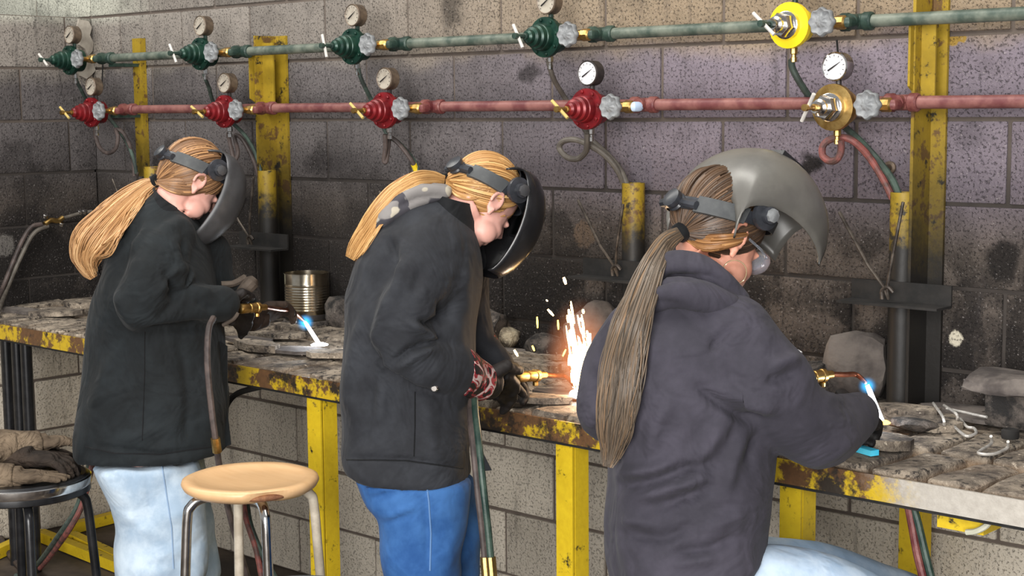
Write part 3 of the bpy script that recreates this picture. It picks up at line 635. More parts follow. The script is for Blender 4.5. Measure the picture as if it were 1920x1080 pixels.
hose('red hose trailing beside the green one to the floor at left', [onY(177, 852, -.9), onY(170, 885, -.9), onY(152, 952, -.95), onY(118, 1010, -1.0), onZ(74, 1066, .012), onZ(40, 1088, .012)], .009, MT['hose_r'])
hose('twin hose curving across the floor at the lower left edge', [onZ(-20, 985, .012), onZ(0, 1008, .012), onZ(22, 1045, .012), onZ(55, 1078, .012), onZ(90, 1100, .012)], .011, MT['hose_k'])
hose('dark red hose hanging from the bench edge at right', [onY(1703, 948, -.66), onY(1710, 985, -.66), onY(1720, 1040, -.67), onY(1735, 1100, -.68)], .0085, MT['rfit'])
hose('dark green hose hanging from the bench edge at right', [onY(1712, 950, -.655), onY(1722, 985, -.655), onY(1735, 1040, -.66), onY(1750, 1100, -.67)], .0085, MT['gfit'])
hose('green hose lying behind the legs of the wooden stool', [onY(462, 940, -.5), onY(470, 985, -.55), onY(492, 1040, -.6), onY(520, 1090, -.65)], .009, MT['hose_g'])
hose('red hose lying behind the legs of the wooden stool', [onY(455, 930, -.52), onY(462, 975, -.55), onY(480, 1030, -.6), onY(492, 1090, -.65)], .009, MT['hose_r'])

# ------------------------------------------------------------------ cans, strikers and small things on the bench
def can(px, py, rpx, h, label):
    c = onY(px, py, -.085); D = (c-CAMLOC).dot(CF); r = rpx*D/FPX; t = thing('tin_can', label, 'can', c); BZ = c.z
    prof = [(r*.985, .0), (r, .004), (r, h*.20)]; k = 9
    for i in range(k*4+1): prof.append((r*(1+.012*math.cos(i*math.pi/2)), h*.22+h*.52*i/(k*4)))
    prof += [(r, h*.78), (r, h*.985), (r*1.03, h*.99), (r*1.03, h), (r*.97, h), (r*.97, h*.9), (r*.96, .01), (.01, .008)]
    MB().lathe(prof, (c.x, c.y, BZ), (0, 0, 1), 40, False).build('can_body', MT['tin'], t, 50)
    MB().lathe([(r*1.004, .002), (r*1.006, h*.12), (r*1.0, h*.125)], (c.x, c.y, BZ), (0, 0, 1), 40, False).build('scorched_base', MT['tin_soot'], t)
    return c, r
cc_, cr_ = can(577, 597, 42, .158, 'shiny ribbed tin can standing between the first and second welder')
o = MB().lathe([(.085, 0), (.088, .004), (.084, max(.012, cc_.z-BT-.004)), (.02, max(.012, cc_.z-BT-.004)+.001)], (cc_.x+.005, cc_.y-.005, BT+.002), (0, 0, 1), 11).build('scrap_plate', MT['slag'], None, 0); tag(o, 'flat dark plate under the shiny tin can', 'scrap metal')
c = onY(404, 548, -.09); c.z = BT; t = thing('lidded_can', 'dark can with a pale lid behind the first welder\'s gloves', 'can', (c.x, c.y, BT))
MB().lathe([(.055, 0), (.058, .005), (.058, .10), (.05, .105)], (c.x, c.y, BT+.01), (0, 0, 1), 28).build('can_body', MT['tin_soot'], t)
MB().lathe([(.062, 0), (.064, .004), (.060, .018), (.03, .022)], (c.x, c.y, BT+.108), (0, 0, 1), 28).build('lid', MT['cream'], t)
def wire(name, label, pts, r, mat, cat, cup=None):
    t = thing(name, label, cat, pts[0]); MB().tube(pts, r, 8).build('wire_frame', mat, t)
    if cup: MB().lathe([(.013, 0), (.013, .012), (.010, .014)], cup[0], cup[1], 14).build('flint_cup', MT['tin_soot'], t)
    return t
MT['wire'] = simple('bright_steel_wire', L(206, 202, 196), L(170, 166, 160), 40, .4, .35)
def Z(l, z): return [onZ(q[0], q[1], q[2] if len(q) > 2 else z) for q in l]
z_ = BT+.012
wire('spark_lighter', 'bent wire spark lighter with long arms lying on the bricks', spl(Z([(1750, 756, z_+.02), (1768, 782, z_+.025), (1771, 798, z_+.004), (1775, 788, z_+.004), (1803, 812, z_), (1815, 818, z_), (1830, 812, z_), (1826, 803, z_), (1813, 800, z_), (1800, 785, z_+.004), (1795, 788, z_+.006), (1793, 776, z_+.024), (1770, 760, z_+.02)], z_), 5), .0034, MT['wire'], 'spark lighter')
wire('spark_lighter', 'wire spark lighter with black cup at the right edge', spl(Z([(1858, 818, z_+.02), (1858, 832, z_), (1838, 845, z_), (1835, 850, z_), (1850, 852, z_), (1868, 850, z_), (1888, 840, z_), (1890, 828, z_+.018)], z_), 5), .0034, MT['wire'], 'spark lighter')
o = MB().tube(Z([(1775, 766, z_+.022), (1850, 782, z_+.022)], z_), .0032, 8).build('filler_rod', MT['wire'], None); tag(o, 'straight bright filler rod behind the long spark lighter', 'rod')
c = onZ(1894, 820, BT+.01); o = MB().lathe([(.018, 0), (.019, .003), (.019, .018), (.014, .021), (.012, .020)], (c.x, c.y, BT+.008), (0, 0, 1), 20).build('round_magnet', MT['black_steel'], None); tag(o, 'small black round magnet beside the wire spark lighter', 'magnet')
c = onZ(1626, 848, BT+.006); m = MB(); m.box((0, 0, .005), (.048, .022, .012)); o = m.build('blue_chalk', simple('cyan_marking_chalk', L(60, 196, 236), L(90, 214, 246), 30, .6), None, 0, (0, 0, 0)); o.location = (c.x, c.y, BT+.004); o.rotation_euler = (0, 0, -.35); tag(o, 'bright cyan piece of marking chalk on the front bricks', 'chalk')
yy = -.085
o = MB().tube([onY(1472, 644, yy), onY(1503, 662, yy)], .004, 8).build('filler_rod', MT['dial'], None); tag(o, 'pale rod end poking out past the third welder\'s shoulder', 'rod')
# spare torch parked at the left wall
tt = thing('cutting_torch', 'spare brass torch parked at the far left wall', 'torch', onX(95, 412, LWX+.10))
A = lambda px, py, d=.10: onX(px, py, LWX+d)
MB().tube(spl([A(84, 420), A(95, 413), A(108, 414), A(118, 408)]), .010, 10).build('valve_block', MT['brass'], tt)
MB().tube(spl([A(118, 409), A(150, 400), A(172, 396)]), .0065, 10).build('torch_tube', MT['hose_gray'], tt)
for a in ((85, 405), (115, 420), (150, 398), (158, 397)): MB().lathe([(.008, -.008), (.011, -.006), (.011, .006), (.008, .008)], A(*a), (.5, 0, .8), 10).build('valve_knob', MT['chrome'], tt)
hose('red-brown hose rising to the spare torch at far left', [A(78, 420), A(60, 425), A(45, 445), A(25, 490), A(5, 540), onZ(-12, 580, BT+.02)], .0085, MT['hose_k'])
hose('grey-green hose rising to the spare torch at far left', [A(90, 424), A(70, 432), A(55, 450), A(33, 495), A(12, 545), onZ(-4, 586, BT+.02)], .0085, MT['hose_gray'])

# ------------------------------------------------------------------ people: helpers
from mathutils.bvhtree import BVHTree
def cloth(name, c1, c2, rough=.85, sheen=.04, wsc=6, wst=.30):
    t = NT(name); v = t.obj(); n = t.noise(v, 7, 5, .65); f = t.noise(v, 420, 2, .5)
    c = t.mix(t.mr(n, .35, .68), c1, c2)
    wr = t.ma('ABSOLUTE', t.ma('SUBTRACT', t.noise(v, wsc, 3, .5, 1.2), .5)); t.bump(t.ma('ADD', t.ma('MULTIPLY', t.mr(wr, 0, .16), 1.0), t.ma('MULTIPLY', f, .05)), wst, .012)
    return t.fin(c, rough, 0, Specular_IOR_Level=.25, Sheen_Weight=sheen)
MT['jk1'] = cloth('black_green_canvas', L(20, 23, 25), L(31, 36, 39)); MT['jk2'] = cloth('charcoal_canvas', L(35, 36, 40), L(49, 51, 56)); MT['jk3'] = cloth('dark_slate_fleece', L(52, 50, 58), L(66, 63, 73))
MT['collar'] = cloth('black_collar_cloth', L(15, 16, 18), L(22, 23, 26))
MT['jn1'] = cloth('pale_blue_denim', L(150, 170, 190), L(192, 206, 218), wst=.15); MT['jn2'] = cloth('mid_blue_denim', L(34, 74, 128), L(58, 102, 158), wst=.15); MT['jn3'] = cloth('light_blue_denim', L(150, 176, 204), L(194, 210, 226), wst=.15)
t = NT('camouflage_fleece'); v = t.obj(); n = t.noise(v, 14, 2, .4)
c = t.mix(t.mr(n, .47, .49), L(176, 168, 152), L(128, 124, 122)); c = t.mix(t.mr(t.noise(v, 11, 2, .4, 1), .56, .58), c, L(64, 62, 68)); MT['camo'] = t.fin(c, .9)
t = NT('skin'); v = t.obj(); n = t.noise(v, 22, 4, .6); c = t.mix(n, L(206, 150, 136), L(228, 178, 164)); MT['skin'] = t.fin(c, .5, 0, Subsurface_Weight=.12, Subsurface_Radius=(.01, .004, .003))
MT['skin3'] = simple('warm_skin', L(206, 142, 118), L(222, 160, 136), 20, .5)
MT['glove_k'] = cloth('black_leather_glove', L(24, 22, 22), L(42, 38, 37), .6, 0); MT['glove_b'] = cloth('scorched_brown_glove', L(46, 36, 31), L(72, 60, 52), .75, 0); MT['glove_t'] = cloth('tan_suede_glove', L(96, 86, 77), L(70, 61, 54), .85, 0)
t = NT('flame_print_glove'); v = t.obj(); s_ = t.sep(v); n = t.noise(v, 26, 2, .5, 1.6)
c = t.mix(t.mr(n, .50, .53), L(28, 22, 24), L(150, 46, 54)); c = t.mix(t.mr(n, .58, .61), c, L(196, 176, 172)); MT['glove_f'] = t.fin(c, .65)
MT['shell_gray'] = simple('satin_grey_shell', L(104, 102, 97), L(92, 90, 86), 12, .32); MT['shell_k'] = simple('black_helmet_plastic', L(26, 26, 28), L(36, 36, 38), 12, .25); MT['shell_d'] = simple('dark_grey_helmet_plastic', L(58, 58, 60), L(70, 70, 72), 20, .42)
MT['band'] = simple('grey_headband', L(82, 84, 84), L(64, 66, 68), 20, .6); MT['bandk'] = simple('black_headband', L(36, 38, 42), L(54, 56, 62), 20, .35)
MT['lens'] = simple('dark_lens', L(10, 14, 14), None, 10, .08)
t = NT('clear_goggles'); MT['goggle'] = t.fin(L(210, 215, 225), .05, 0, Transmission_Weight=.85, IOR=1.3)
def hairmat(name, c1, c2, c3):
    t = NT(name); a = t.n('ShaderNodeAttribute', attribute_name='strand').outputs['Fac']
    c = t.mix(t.mr(a, .0, .55, 0, 1, False), c1, c2); c = t.mix(t.mr(a, .55, 1, 0, 1, False), c, c3)
    return t.fin(c, .42, 0, Specular_IOR_Level=.4)
MT['hair1'] = hairmat('blonde_hair', L(130, 92, 60), L(182, 138, 92), L(218, 180, 132)); MT['hair1c'] = hairmat('light_brown_hair', L(104, 76, 54), L(140, 104, 74), L(196, 150, 104))
MT['hair2'] = hairmat('strawberry_blonde_hair', L(142, 98, 56), L(188, 144, 90), L(224, 182, 124)); MT['hair3'] = hairmat('long_brown_hair', L(62, 54, 46), L(98, 86, 74), L(136, 108, 80)); MT['hair3c'] = hairmat('dark_brown_hair', L(44, 34, 28), L(78, 60, 46), L(110, 84, 62))
MT['hair3o'] = hairmat('coppery_hair', L(110, 74, 44), L(150, 106, 64), L(186, 140, 92))

DG = bpy.context.evaluated_depsgraph_get
def remesh(mb, voxel, smooth=6, fac=.5):
    me = mb.mesh('tmp', 0); o = bpy.data.objects.new('tmp', me); COL.objects.link(o)
    md = o.modifiers.new('r', 'REMESH'); md.mode = 'VOXEL'; md.voxel_size = voxel; md.use_smooth_shade = True
    if smooth: s_ = o.modifiers.new('s', 'SMOOTH'); s_.factor = fac; s_.iterations = smooth
    bpy.context.view_layer.update(); e = o.evaluated_get(DG()); out = bpy.data.meshes.new_from_object(e); bpy.data.objects.remove(o); bpy.data.meshes.remove(me)
    return out
def co(me): a = np.empty(len(me.vertices)*3); me.vertices.foreach_get('co', a); return a.reshape(-1, 3)
def nor(me): a = np.empty(len(me.vertices)*3); me.vertices.foreach_get('normal', a); return a.reshape(-1, 3)
def setco(me, a): me.vertices.foreach_set('co', a.ravel()); me.update()
npv = lambda v: np.array(tuple(v))
def projn(P):
    v = P-npv(CAMLOC); z = v@npv(CF); return np.stack([960+FPX*(v@npv(CR))/z, 540-FPX*(v@npv(CU))/z], 1)
def folds(me, lines, wob=.004, seed=0):
    P = co(me); N = nor(me); px = projn(P); face = np.clip(-(N@npv(CF))*2+.3, 0, 1); d = np.zeros(len(P))
    for pts, amp, w_ in lines:
        pts = np.array(pts, float); best = np.full(len(P), 1e9); tt = np.zeros(len(P)); n = len(pts)-1
        for i in range(n):
            a, b = pts[i], pts[i+1]; ab = b-a; t = np.clip(((px-a)@ab)/(ab@ab), 0, 1); q = a+t[:, None]*ab; dist = np.hypot(*(px-q).T)
            m = dist < best; best[m] = dist[m]; tt[m] = (i+t[m])/n
        taper = np.clip(np.minimum(tt, 1-tt)*4, 0, 1)*.85+.15
        d += amp*np.exp(-(best/w_)**2)*taper*face
    r = np.random.RandomState(seed)
    for k in range(5):
        u = r.normal(size=3)*(9+6*k); v = r.normal(size=3)*7; d += wob/(1+k*.6)*np.sin(P@u+2*np.sin(P@v+k)+r.rand()*6)
    setco(me, P+N*d[:, None])
def sil(mb, secs, D, e=.85, n=28):
    rr = []
    for s in secs:
        (xl, yl), (xr, yr), dz, th = s[:4]
        a, b = atD(xl, yl, D+dz), atD(xr, yr, D+dz); c = (a+b)/2; h = (b-a)/2; hn = h.normalized(); dd = (HD-hn*HD.dot(hn)).normalized()*th
        ring = []
        for k in range(n):
            t = 2*math.pi*k/n; C_, S_ = math.cos(t), math.sin(t); ring.append(c+h*math.copysign(abs(C_)**e, C_)+dd*math.copysign(abs(S_)**e, S_))
        rr.append(ring)
    mb.rings(rr, True); return mb
def limbpts(pts, D, k=5):
    P = [atD(q[0], q[1], D+q[2]) for q in pts]; Rr = [q[3]*(D+q[2])/FPX for q in pts]
    S_ = spl(P, k); out = []
    for i in range(len(S_)):
        f = i/k; a = min(int(f), len(Rr)-2); out.append(Rr[a]+(Rr[a+1]-Rr[a])*(f-a))
    return S_, out
def limb(mb, pts, D, n=18, sc=1.0, dome=True):
    P, r = limbpts(pts, D); r = [x*sc for x in r]
    mb.tube(P, r, n)
    if dome:
        for q, x in ((P[0], r[0]), (P[-1], r[-1])): mb.ell(q, (x, 0, 0), (0, x, 0), (0, 0, x), 14, 10)
    return mb
def bvh_of(o):
    P = co(o.data)+npv(parent_world(o)); return BVHTree.FromPolygons([tuple(p) for p in P], [tuple(f.vertices) for f in o.data.polygons])
def hitD(bv, px, py):
    d = ray(px, py); h = bv.ray_cast(CAMLOC, d.normalized()); return (h[0]-CAMLOC).dot(CF) if h[0] else None
def place(name, me, mat, parent):
    pw = parent_world(parent); setco(me, co(me)-npv(pw)); me.name = name; me.polygons.foreach_set('use_smooth', [True]*len(me.polygons))
    return link(name, me, mat, parent)
def strands(name, paths, rad, mat, parent, n=5, vals=None, seed=1):
    mb = MB(); sv = []; r = random.Random(seed)
    for i, P in enumerate(paths):
        m = len(P); rs = [rad*(1 if j < m*.6 else max(.25, 1-(j/m-.6)*1.6)) for j in range(m)]; k0 = len(mb.v); mb.tube(P, rs, n, cap=False)
        x = vals[i] if vals else min(1, max(0, r.gauss(.5, .24))); sv += [x]*(len(mb.v)-k0)
    pw = parent_world(parent); mb.v = [p-pw for p in mb.v]
    me = bpy.data.meshes.new(name); me.from_pydata([tuple(p) for p in mb.v], [], mb.f); me.polygons.foreach_set('use_smooth', [True]*len(me.polygons))
    at = me.attributes.new('strand', 'FLOAT', 'POINT'); at.data.foreach_set('value', sv); me.update()
    return link(name, me, mat, parent)
def ponytail(name, ctrl, D, mat, parent, num, rad, bv=None, seed=1, flat=.55, off=.012, spread=1.0):
    num = int(num*2.2); rad *= .62
    """ctrl: (px,py,dz,halfwidth px); strands keep their place across the tail and clump towards the tip"""
    r = random.Random(seed); paths = []
    for s in range(num):
        a = r.uniform(0, 2*math.pi); q = math.sqrt(r.random()); u, v = q*math.cos(a), q*math.sin(a); cut = r.uniform(.86, 1.0) if r.random() < .8 else r.uniform(.6, .9); jit = r.gauss(0, .13)
        pts = []
        for i, (x, y, dz, hw) in enumerate(ctrl):
            j, k = max(0, i-1), min(len(ctrl)-1, i+1); tx, ty = ctrl[k][0]-ctrl[j][0], ctrl[k][1]-ctrl[j][1]; l = math.hypot(tx, ty); nx, ny = -ty/l, tx/l
            uu = (u+jit*math.sin(i*1.3+s))*hw*spread; X, Y = x+nx*uu, y+ny*uu; DD = D+dz
            if bv:
                h = hitD(bv, X, Y)
                if h is not None and h < DD+.25: DD = min(DD, h-off) if dz > -9 else h-off
            DD += v*hw*flat*D/FPX-(.0 if not bv else hw*flat*D/FPX*.9)
            pts.append(atD(X, Y, DD))
        P = spl(pts, 5); paths.append(P[:max(4, int(len(P)*cut))])
    return strands(name, paths, rad, mat, parent, 4, None, seed)

class Head:
    def __init__(s, ear, D, phi, al, als, sc=1.0):
        s.F0 = HR*math.cos(phi)+HD*math.sin(phi); s.r = HR*math.sin(phi)-HD*math.cos(phi)
        s.f = s.F0*math.cos(al)-UP*math.sin(al); s.u = UP*math.cos(al)+s.F0*math.sin(al)
        s.c = atD(ear[0], ear[1], D)-s.r*.078*sc; s.sc = sc; s.D = D
        s.sf = s.F0*math.cos(als)-UP*math.sin(als); s.su = UP*math.cos(als)+s.F0*math.sin(als)
        s.piv = s.p(.005, 0, .062)
    def p(s, f, r, u): return s.c+(s.f*f+s.r*r+s.u*u)*s.sc
    def q(s, f, r, u): return s.piv+(s.sf*f+s.r*r+s.su*u)*s.sc
    def E(s, mb, c, rad):
        k = s.sc; mb.ell(s.p(*c), s.f*rad[0]*k, s.r*rad[1]*k, s.u*rad[2]*k, 18, 12)
    def skin(s, mb, neck):
        s.E(mb, (0, 0, .045), (.094, .072, .084)); s.E(mb, (.040, 0, -.005), (.056, .060, .078)); s.E(mb, (.036, 0, -.058), (.052, .052, .048)); s.E(mb, (.074, 0, -.092), (.022, .026, .020))
        for e in (-1, 1):
            s.E(mb, (.060, .036*e, -.028), (.032, .024, .030)); s.E(mb, (.086, .031*e, .014), (.010, .014, .009)); s.E(mb, (.05, .048*e, -.05), (.03, .018, .03))
            c = s.p(-.006, .074*e, -.002)      # ear: plate, rim and lobe
            mb.ell(c, s.f*.014, s.r*.006, s.u*.024, 12, 8)
            rim = [s.p(-.008+.018*math.cos(a), (.077+.008*(1 if math.cos(a) < .3 else .3))*e, .006+.026*math.sin(a)) for a in [R(-75)+R(290)*k/14 for k in range(15)]]
            mb.tube(rim, .0048, 8); s.E(mb, (.0, .078*e, -.026), (.008, .006, .011))
        mb.tube([s.p(.092, 0, .028), s.p(.106, 0, .004), s.p(.112, 0, -.012)], [.007, .009, .0125], 10)
        for e in (-1, 1): s.E(mb, (.102, .010*e, -.014), (.009, .008, .007))
        s.E(mb, (.090, 0, -.043), (.010, .022, .007)); s.E(mb, (.088, 0, -.054), (.010, .020, .008))
        mb.tube([s.p(-.015, 0, -.02), (s.p(-.02, 0, -.06)+neck)/2, neck], [.050, .050, .062], 18)
    def hair(s, name, tie, mat, parent, num=240, rad=.0032, front=.052, low=-.03, seed=3, vals=None):
        """strands that sweep over the skull from the hairline to the tie"""
        mb = MB(); s.E(mb, (-.012, 0, .046), (.094, .079, .090)); me = remesh(mb, .006, 2); at = me.attributes.new('strand', 'FLOAT', 'POINT'); at.data.foreach_set('value', [.35]*len(me.vertices))
        k = s.sc; cen = s.p(-.010, 0, .046); rad3 = (.098*k, .083*k, .093*k)
        loc = lambda w: Vector(((w-cen).dot(s.f)/rad3[0], (w-cen).dot(s.r)/rad3[1], (w-cen).dot(s.u)/rad3[2]))
        td = loc(tie); tl = td.normalized(); r = random.Random(seed); paths = []
        num = int(num*1.8)
        for i in range(num):
            a = R(-140)+R(280)*(i+r.random())/num            # hairline from nape side, over the brow, to the other side
            h = Vector((math.cos(a)*.72, math.sin(a), .35+.25*math.cos(a)-.55*(1-math.cos(a))*.5)).normalized() if r.random() < .55 else Vector((r.uniform(-.7, .65), r.uniform(-1, 1), r.uniform(-.35, 1))).normalized()
            om = math.acos(max(-1, min(1, h.dot(tl)))); pts = []
            for j in range(8):
                t = j/7*.97; d = (h*math.sin((1-t)*om)+tl*math.sin(t*om))/max(1e-4, math.sin(om)); q = 1.0+.015*math.sin(i)+(td.length-1)*max(0, (t-.75)/.25)
                pts.append(cen+s.f*d.x*rad3[0]*q+s.r*d.y*rad3[1]*q+s.u*d.z*rad3[2]*q)
            paths.append(spl(pts, 2))
        o = strands(name, paths, rad*k*.7, mat, parent, 5, vals, seed)
        cp = place('scalp_hair', me, mat, parent)
        return o
    def helmet(s, label, shellm, bandm, group, up=False, topcut=0.0):
        t = thing('welding_helmet', label, 'helmet', s.piv, group); k = s.sc
        ns, nt = 22, 30; V = []; Fc = []
        prof = [(.0145, .070, .098), (.060, .068, .106), (.102, .050, .110), (.135, .016, .114), (.153, -.035, .115), (.154, -.09, .110), (.142, -.14, .098), (.122, -.183, .080), (.096, -.212, .062)]
        SP = spl(prof, 11)
        for i in range(ns+1):
            f_, u_, w_ = SP[i*4]
            tv = i/ns
            dep = .075+.055*math.sin(math.pi*min(1, tv*1.05)) if not up else .095+.045*math.sin(math.pi*tv)
            for j in range(nt+1):
                th = R(-88)+R(176)*j/nt; C_, S_ = math.cos(th), math.sin(th)
                ff = f_-dep*(1-abs(C_)**.72); rr = w_*math.copysign(abs(S_)**.80, S_); uu = u_
                e = abs(th)/R(88)
                if tv < .25: uu = u_-.035*(e**2)*(1-tv/.25)
                V.append(s.q(ff, rr, uu))
        for i in range(ns):
            for j in range(nt):
                a = i*(nt+1)+j; Fc.append((a, a+1, a+nt+2, a+nt+1))
        me = bpy.data.meshes.new('shell'); pw = parent_world(t); me.from_pydata([tuple(v-pw) for v in V], [], Fc); bm = bmesh.new(); bm.from_mesh(me); bmesh.ops.delete(bm, geom=[v for v in bm.verts if not v.link_faces], context='VERTS'); bmesh.ops.recalc_face_normals(bm, faces=bm.faces); bm.to_mesh(me); bm.free()
        me.polygons.foreach_set('use_smooth', [True]*len(me.polygons)); sh = link('shell', me, shellm, t); sd = sh.modifiers.new('thickness', 'SOLIDIFY'); sd.thickness = .004; sd.offset = 0
        # lens window with frame on the front of the shell
        lb = MB(); lc = s.q(.142, 0, -.045); x_, z_ = s.r*.055*k, s.su*.032*k
        lb.prism([lc-x_-z_, lc+x_-z_, lc+x_+z_, lc-x_+z_], s.sf*.010); lb.build('lens_frame', MT['shell_k'], t, 0)
        lb = MB(); lb.prism([lc-x_*.88-z_*.85, lc+x_*.88-z_*.85, lc+x_*.88+z_*.85, lc-x_*.88+z_*.85], s.sf*.0125); lb.build('lens', MT['lens'], t, 0)
        # headband
        def bandring(h, wid, m_, nm, pts, closed=True):
            mb = MB(); rr = []
            for (c, o_, upv) in pts: rr.append([c-upv*wid/2-o_*h, c-upv*wid/2+o_*h, c+upv*wid/2+o_*h, c+upv*wid/2-o_*h])
            mb.rings(rr, not closed, closed); return mb.build(nm, m_, t, 30)
        ring = []
        for i in range(40):
            a = 2*math.pi*i/40; c = s.p(-.004+.108*math.cos(a), .091*math.sin(a), .048+.034*math.cos(a)); o_ = (s.f*math.cos(a)+s.r*math.sin(a)).normalized(); ring.append((c, o_, s.u))
        bandring(.002, .026, bandm, 'headband', ring)
        pad = [r_ for i, r_ in enumerate(ring) if 11 <= i <= 17]; bandring(.004, .034, MT['band'], 'sweat_pad', pad, False)
        top = []
        for i in range(17):
            a = R(12)+R(156)*i/16; c = s.p(.012, .092*math.cos(a), .055+.088*math.sin(a)); o_ = (s.r*math.cos(a)+s.u*math.sin(a)).normalized(); top.append((c, o_, s.f))
        bandring(.0018, .020, bandm, 'crown_strap', top, False)
        kb = s.p(-.118, 0, .012); mb = MB(); mb.lathe([(.019, -.008), (.021, -.004), (.018, .0), (.021, .006), (.020, .014), (.010, .017)], kb, -s.f, 14); mb.build('ratchet_knob', MT['bandk'], t)
        mb = MB(); mb.tube([s.p(-.106, -.05, .012), s.p(-.118, 0, .012), s.p(-.106, .05, .012)], .009, 8); mb.build('ratchet_housing', bandm, t)
        for e in (-1, 1):
            mb = MB(); c = s.piv+s.r*.108*k*e; mb.lathe([(.030, -.006), (.031, -.002), (.030, .004), (.017, .006), (.017, .016), (.012, .018)], c, s.r*e, 20); mb.build('pivot_plate', bandm, t)
            mb = MB(); mb.lathe([(.0125, 0), (.014, .002), (.014, .010), (.008, .012)], c+s.r*e*.014, s.r*e, 8); mb.build('pivot_knob', MT['shell_d'] if not up else MT['wheel'], t)
            if 0:                                             # arm that links the pivot to the raised shell
                mb = MB(); mb.prism([s.q(-.028, .108*e, .0), s.q(-.012, .108*e, .045), s.q(.03, .112*e, .068), s.q(.07, .114*e, .05), s.q(.075, .115*e, .0), s.q(.03, .112*e, -.03), s.q(-.01, .108*e, -.028)], s.r*(.004*e)); mb.build('side_arm', shellm, t, 0)
        return t
def glove(name, parent, wrist, fdir, back, side, mat, curl=.9, size=1.0, cuff=None, cuffm=None, spread=.10, thumb=.7):
    """palm, four fingers with two bends each, thumb off the side of the palm; fdir: where the fingers point, back: back of the hand, side: towards the thumb"""
    f, b, sd = Vector(fdir).normalized(), Vector(back).normalized(), Vector(side).normalized(); k = size; w0 = Vector(wrist); mb = MB()
    pc = w0+f*.052*k; mb.ell(pc, f*.058*k, sd*.046*k, b*.022*k, 18, 12); mb.ell(w0+f*.085*k, f*.022*k, sd*.044*k, b*.018*k, 16, 10); mb.ell(w0+f*.03*k+sd*.025*k-b*.008*k, f*.036*k, sd*.022*k, b*.018*k, 14, 10)
    for i, (o_, l) in enumerate(((.033, .070), (.011, .080), (-.011, .074), (-.032, .060))):
        base = w0+f*.088*k+sd*o_*k; P = [base-f*.02*k]; d = f+sd*(o_/.033)*spread; ang = 0
        d0 = d.normalized(); p = base; P.append(p)
        for j, fr in enumerate((.45, .32, .25)):
            ang += curl*(.55 if j == 0 else .75); dd = d0*math.cos(ang)-b*math.sin(ang); p = p+dd*l*fr*k; P.append(p)
        rs = [.0125, .0118, .0112, .0105, .0088]; mb.tube(P, [x*k for x in rs], 10); mb.ell(P[-1], (.0088*k, 0, 0), (0, .0088*k, 0), (0, 0, .0088*k), 10, 8)
    tb = w0+f*.025*k+sd*.032*k; d1 = (f*.65+sd*.75-b*.2*thumb).normalized(); d2 = (f*.95+sd*.15-b*.45*thumb).normalized(); P = [tb, tb+d1*.035*k, tb+d1*.035*k+d2*.030*k, tb+d1*.035*k+d2*.052*k]; mb.tube(P, [.017*k, .0145*k, .0125*k, .0105*k], 10); mb.ell(P[-1], (.0105*k, 0, 0), (0, .0105*k, 0), (0, 0, .0105*k), 10, 8)
    mb.tube([w0-f*.02*k, w0+f*.03*k], [.034*k, .036*k], 16)
    me = remesh(mb, .0042, 3); g = place(name, me, mat, parent)
    if cuff:
        a, ra, rb = cuff; mb = MB(); dirc = (w0-Vector(a)); P = [Vector(a)+dirc*x for x in (0, .33, .66, 1.06)]; rs = [ra, ra*.96, (ra+rb*2)/3, rb]; mb.tube(P, rs, 22); me = remesh(mb, .006, 3); folds(me, [], .002, 5); place('gauntlet', me, cuffm or mat, parent)
    return g
def seam(parent, bv, pts, r=.0016, mat=None, name='seam', off=.0005):
    P = []
    for i in range(len(pts)-1):
        for j in range(10):
            x, y = [pts[i][c]+(pts[i+1][c]-pts[i][c])*j/10 for c in (0, 1)]; h = hitD(bv, x, y)
            if h: P.append(atD(x, y, h-off))
    if len(P) > 3: MB().tube(P, r, 6).build(name, mat or MT['collar'], parent)
def shoe(mb, ankle, fwd, k=1.0):
    f = Vector((fwd.x, fwd.y, 0)).normalized(); s_ = Vector((-f.y, f.x, 0)); a = Vector((ankle.x, ankle.y, 0))
    mb.ell(a+f*.07+UP*.042, f*.14, s_*.048, UP*.042, 18, 10); mb.ell(a+UP*.06, f*.055, s_*.045, UP*.06, 16, 10)
MT['shoe'] = simple('dark_leather_shoe', L(44, 38, 34), L(60, 52, 46), 20, .6)
def legs(person, D, near, far, mat, hipdz=0):
    """near, far: (left px, right px) outline pairs down to the frame's lower edge; the legs go on to the floor"""
    mb = MB(); feet = []
    for secs, th in ((near, .10), (far, .095)):
        sil(mb, [(s[0], s[1], s[2], s[3]) for s in secs], D, .95, 24)
        s = secs[-1]; c = (atD(*s[0], D+s[2])+atD(*s[1], D+s[2]))/2; hw = (atD(*s[1], D+s[2])-atD(*s[0], D+s[2])).length/2; hw = min(hw, .11)
        mb.tube([c+UP*.05, c, Vector((c.x, c.y, c.z*.5)), Vector((c.x, c.y, .07))], [hw*.97, hw*.97, hw*.78, hw*.72], 20); feet.append(Vector((c.x, c.y, 0)))
    me = remesh(mb, .009, 5); return me, feet

def nape(name, P, body, lines, mat, num=60, rad=.003, seed=2, off=.004):
    """strands lying on the skin between two pixel polylines"""
    bv = bvh_of(body); r = random.Random(seed); hp = []; A, B_ = lines
    for i in range(num):
        v = r.random(); st = r.uniform(0, .25); pts = []
        for j in range(len(A)):
            x, y = [A[j][c]*(1-v)+B_[j][c]*v for c in (0, 1)]; h = hitD(bv, x, y); pts.append((x, y, h))
        good = [h for _, _, h in pts if h]; m = sum(good)/len(good)
        Q = [atD(x, y, (min(h, m+.05) if h else m)-off-r.random()*.004) for x, y, h in pts]; hp.append(spl(Q, 4))
    return strands(name, hp, rad, mat, P, 5, None, seed)

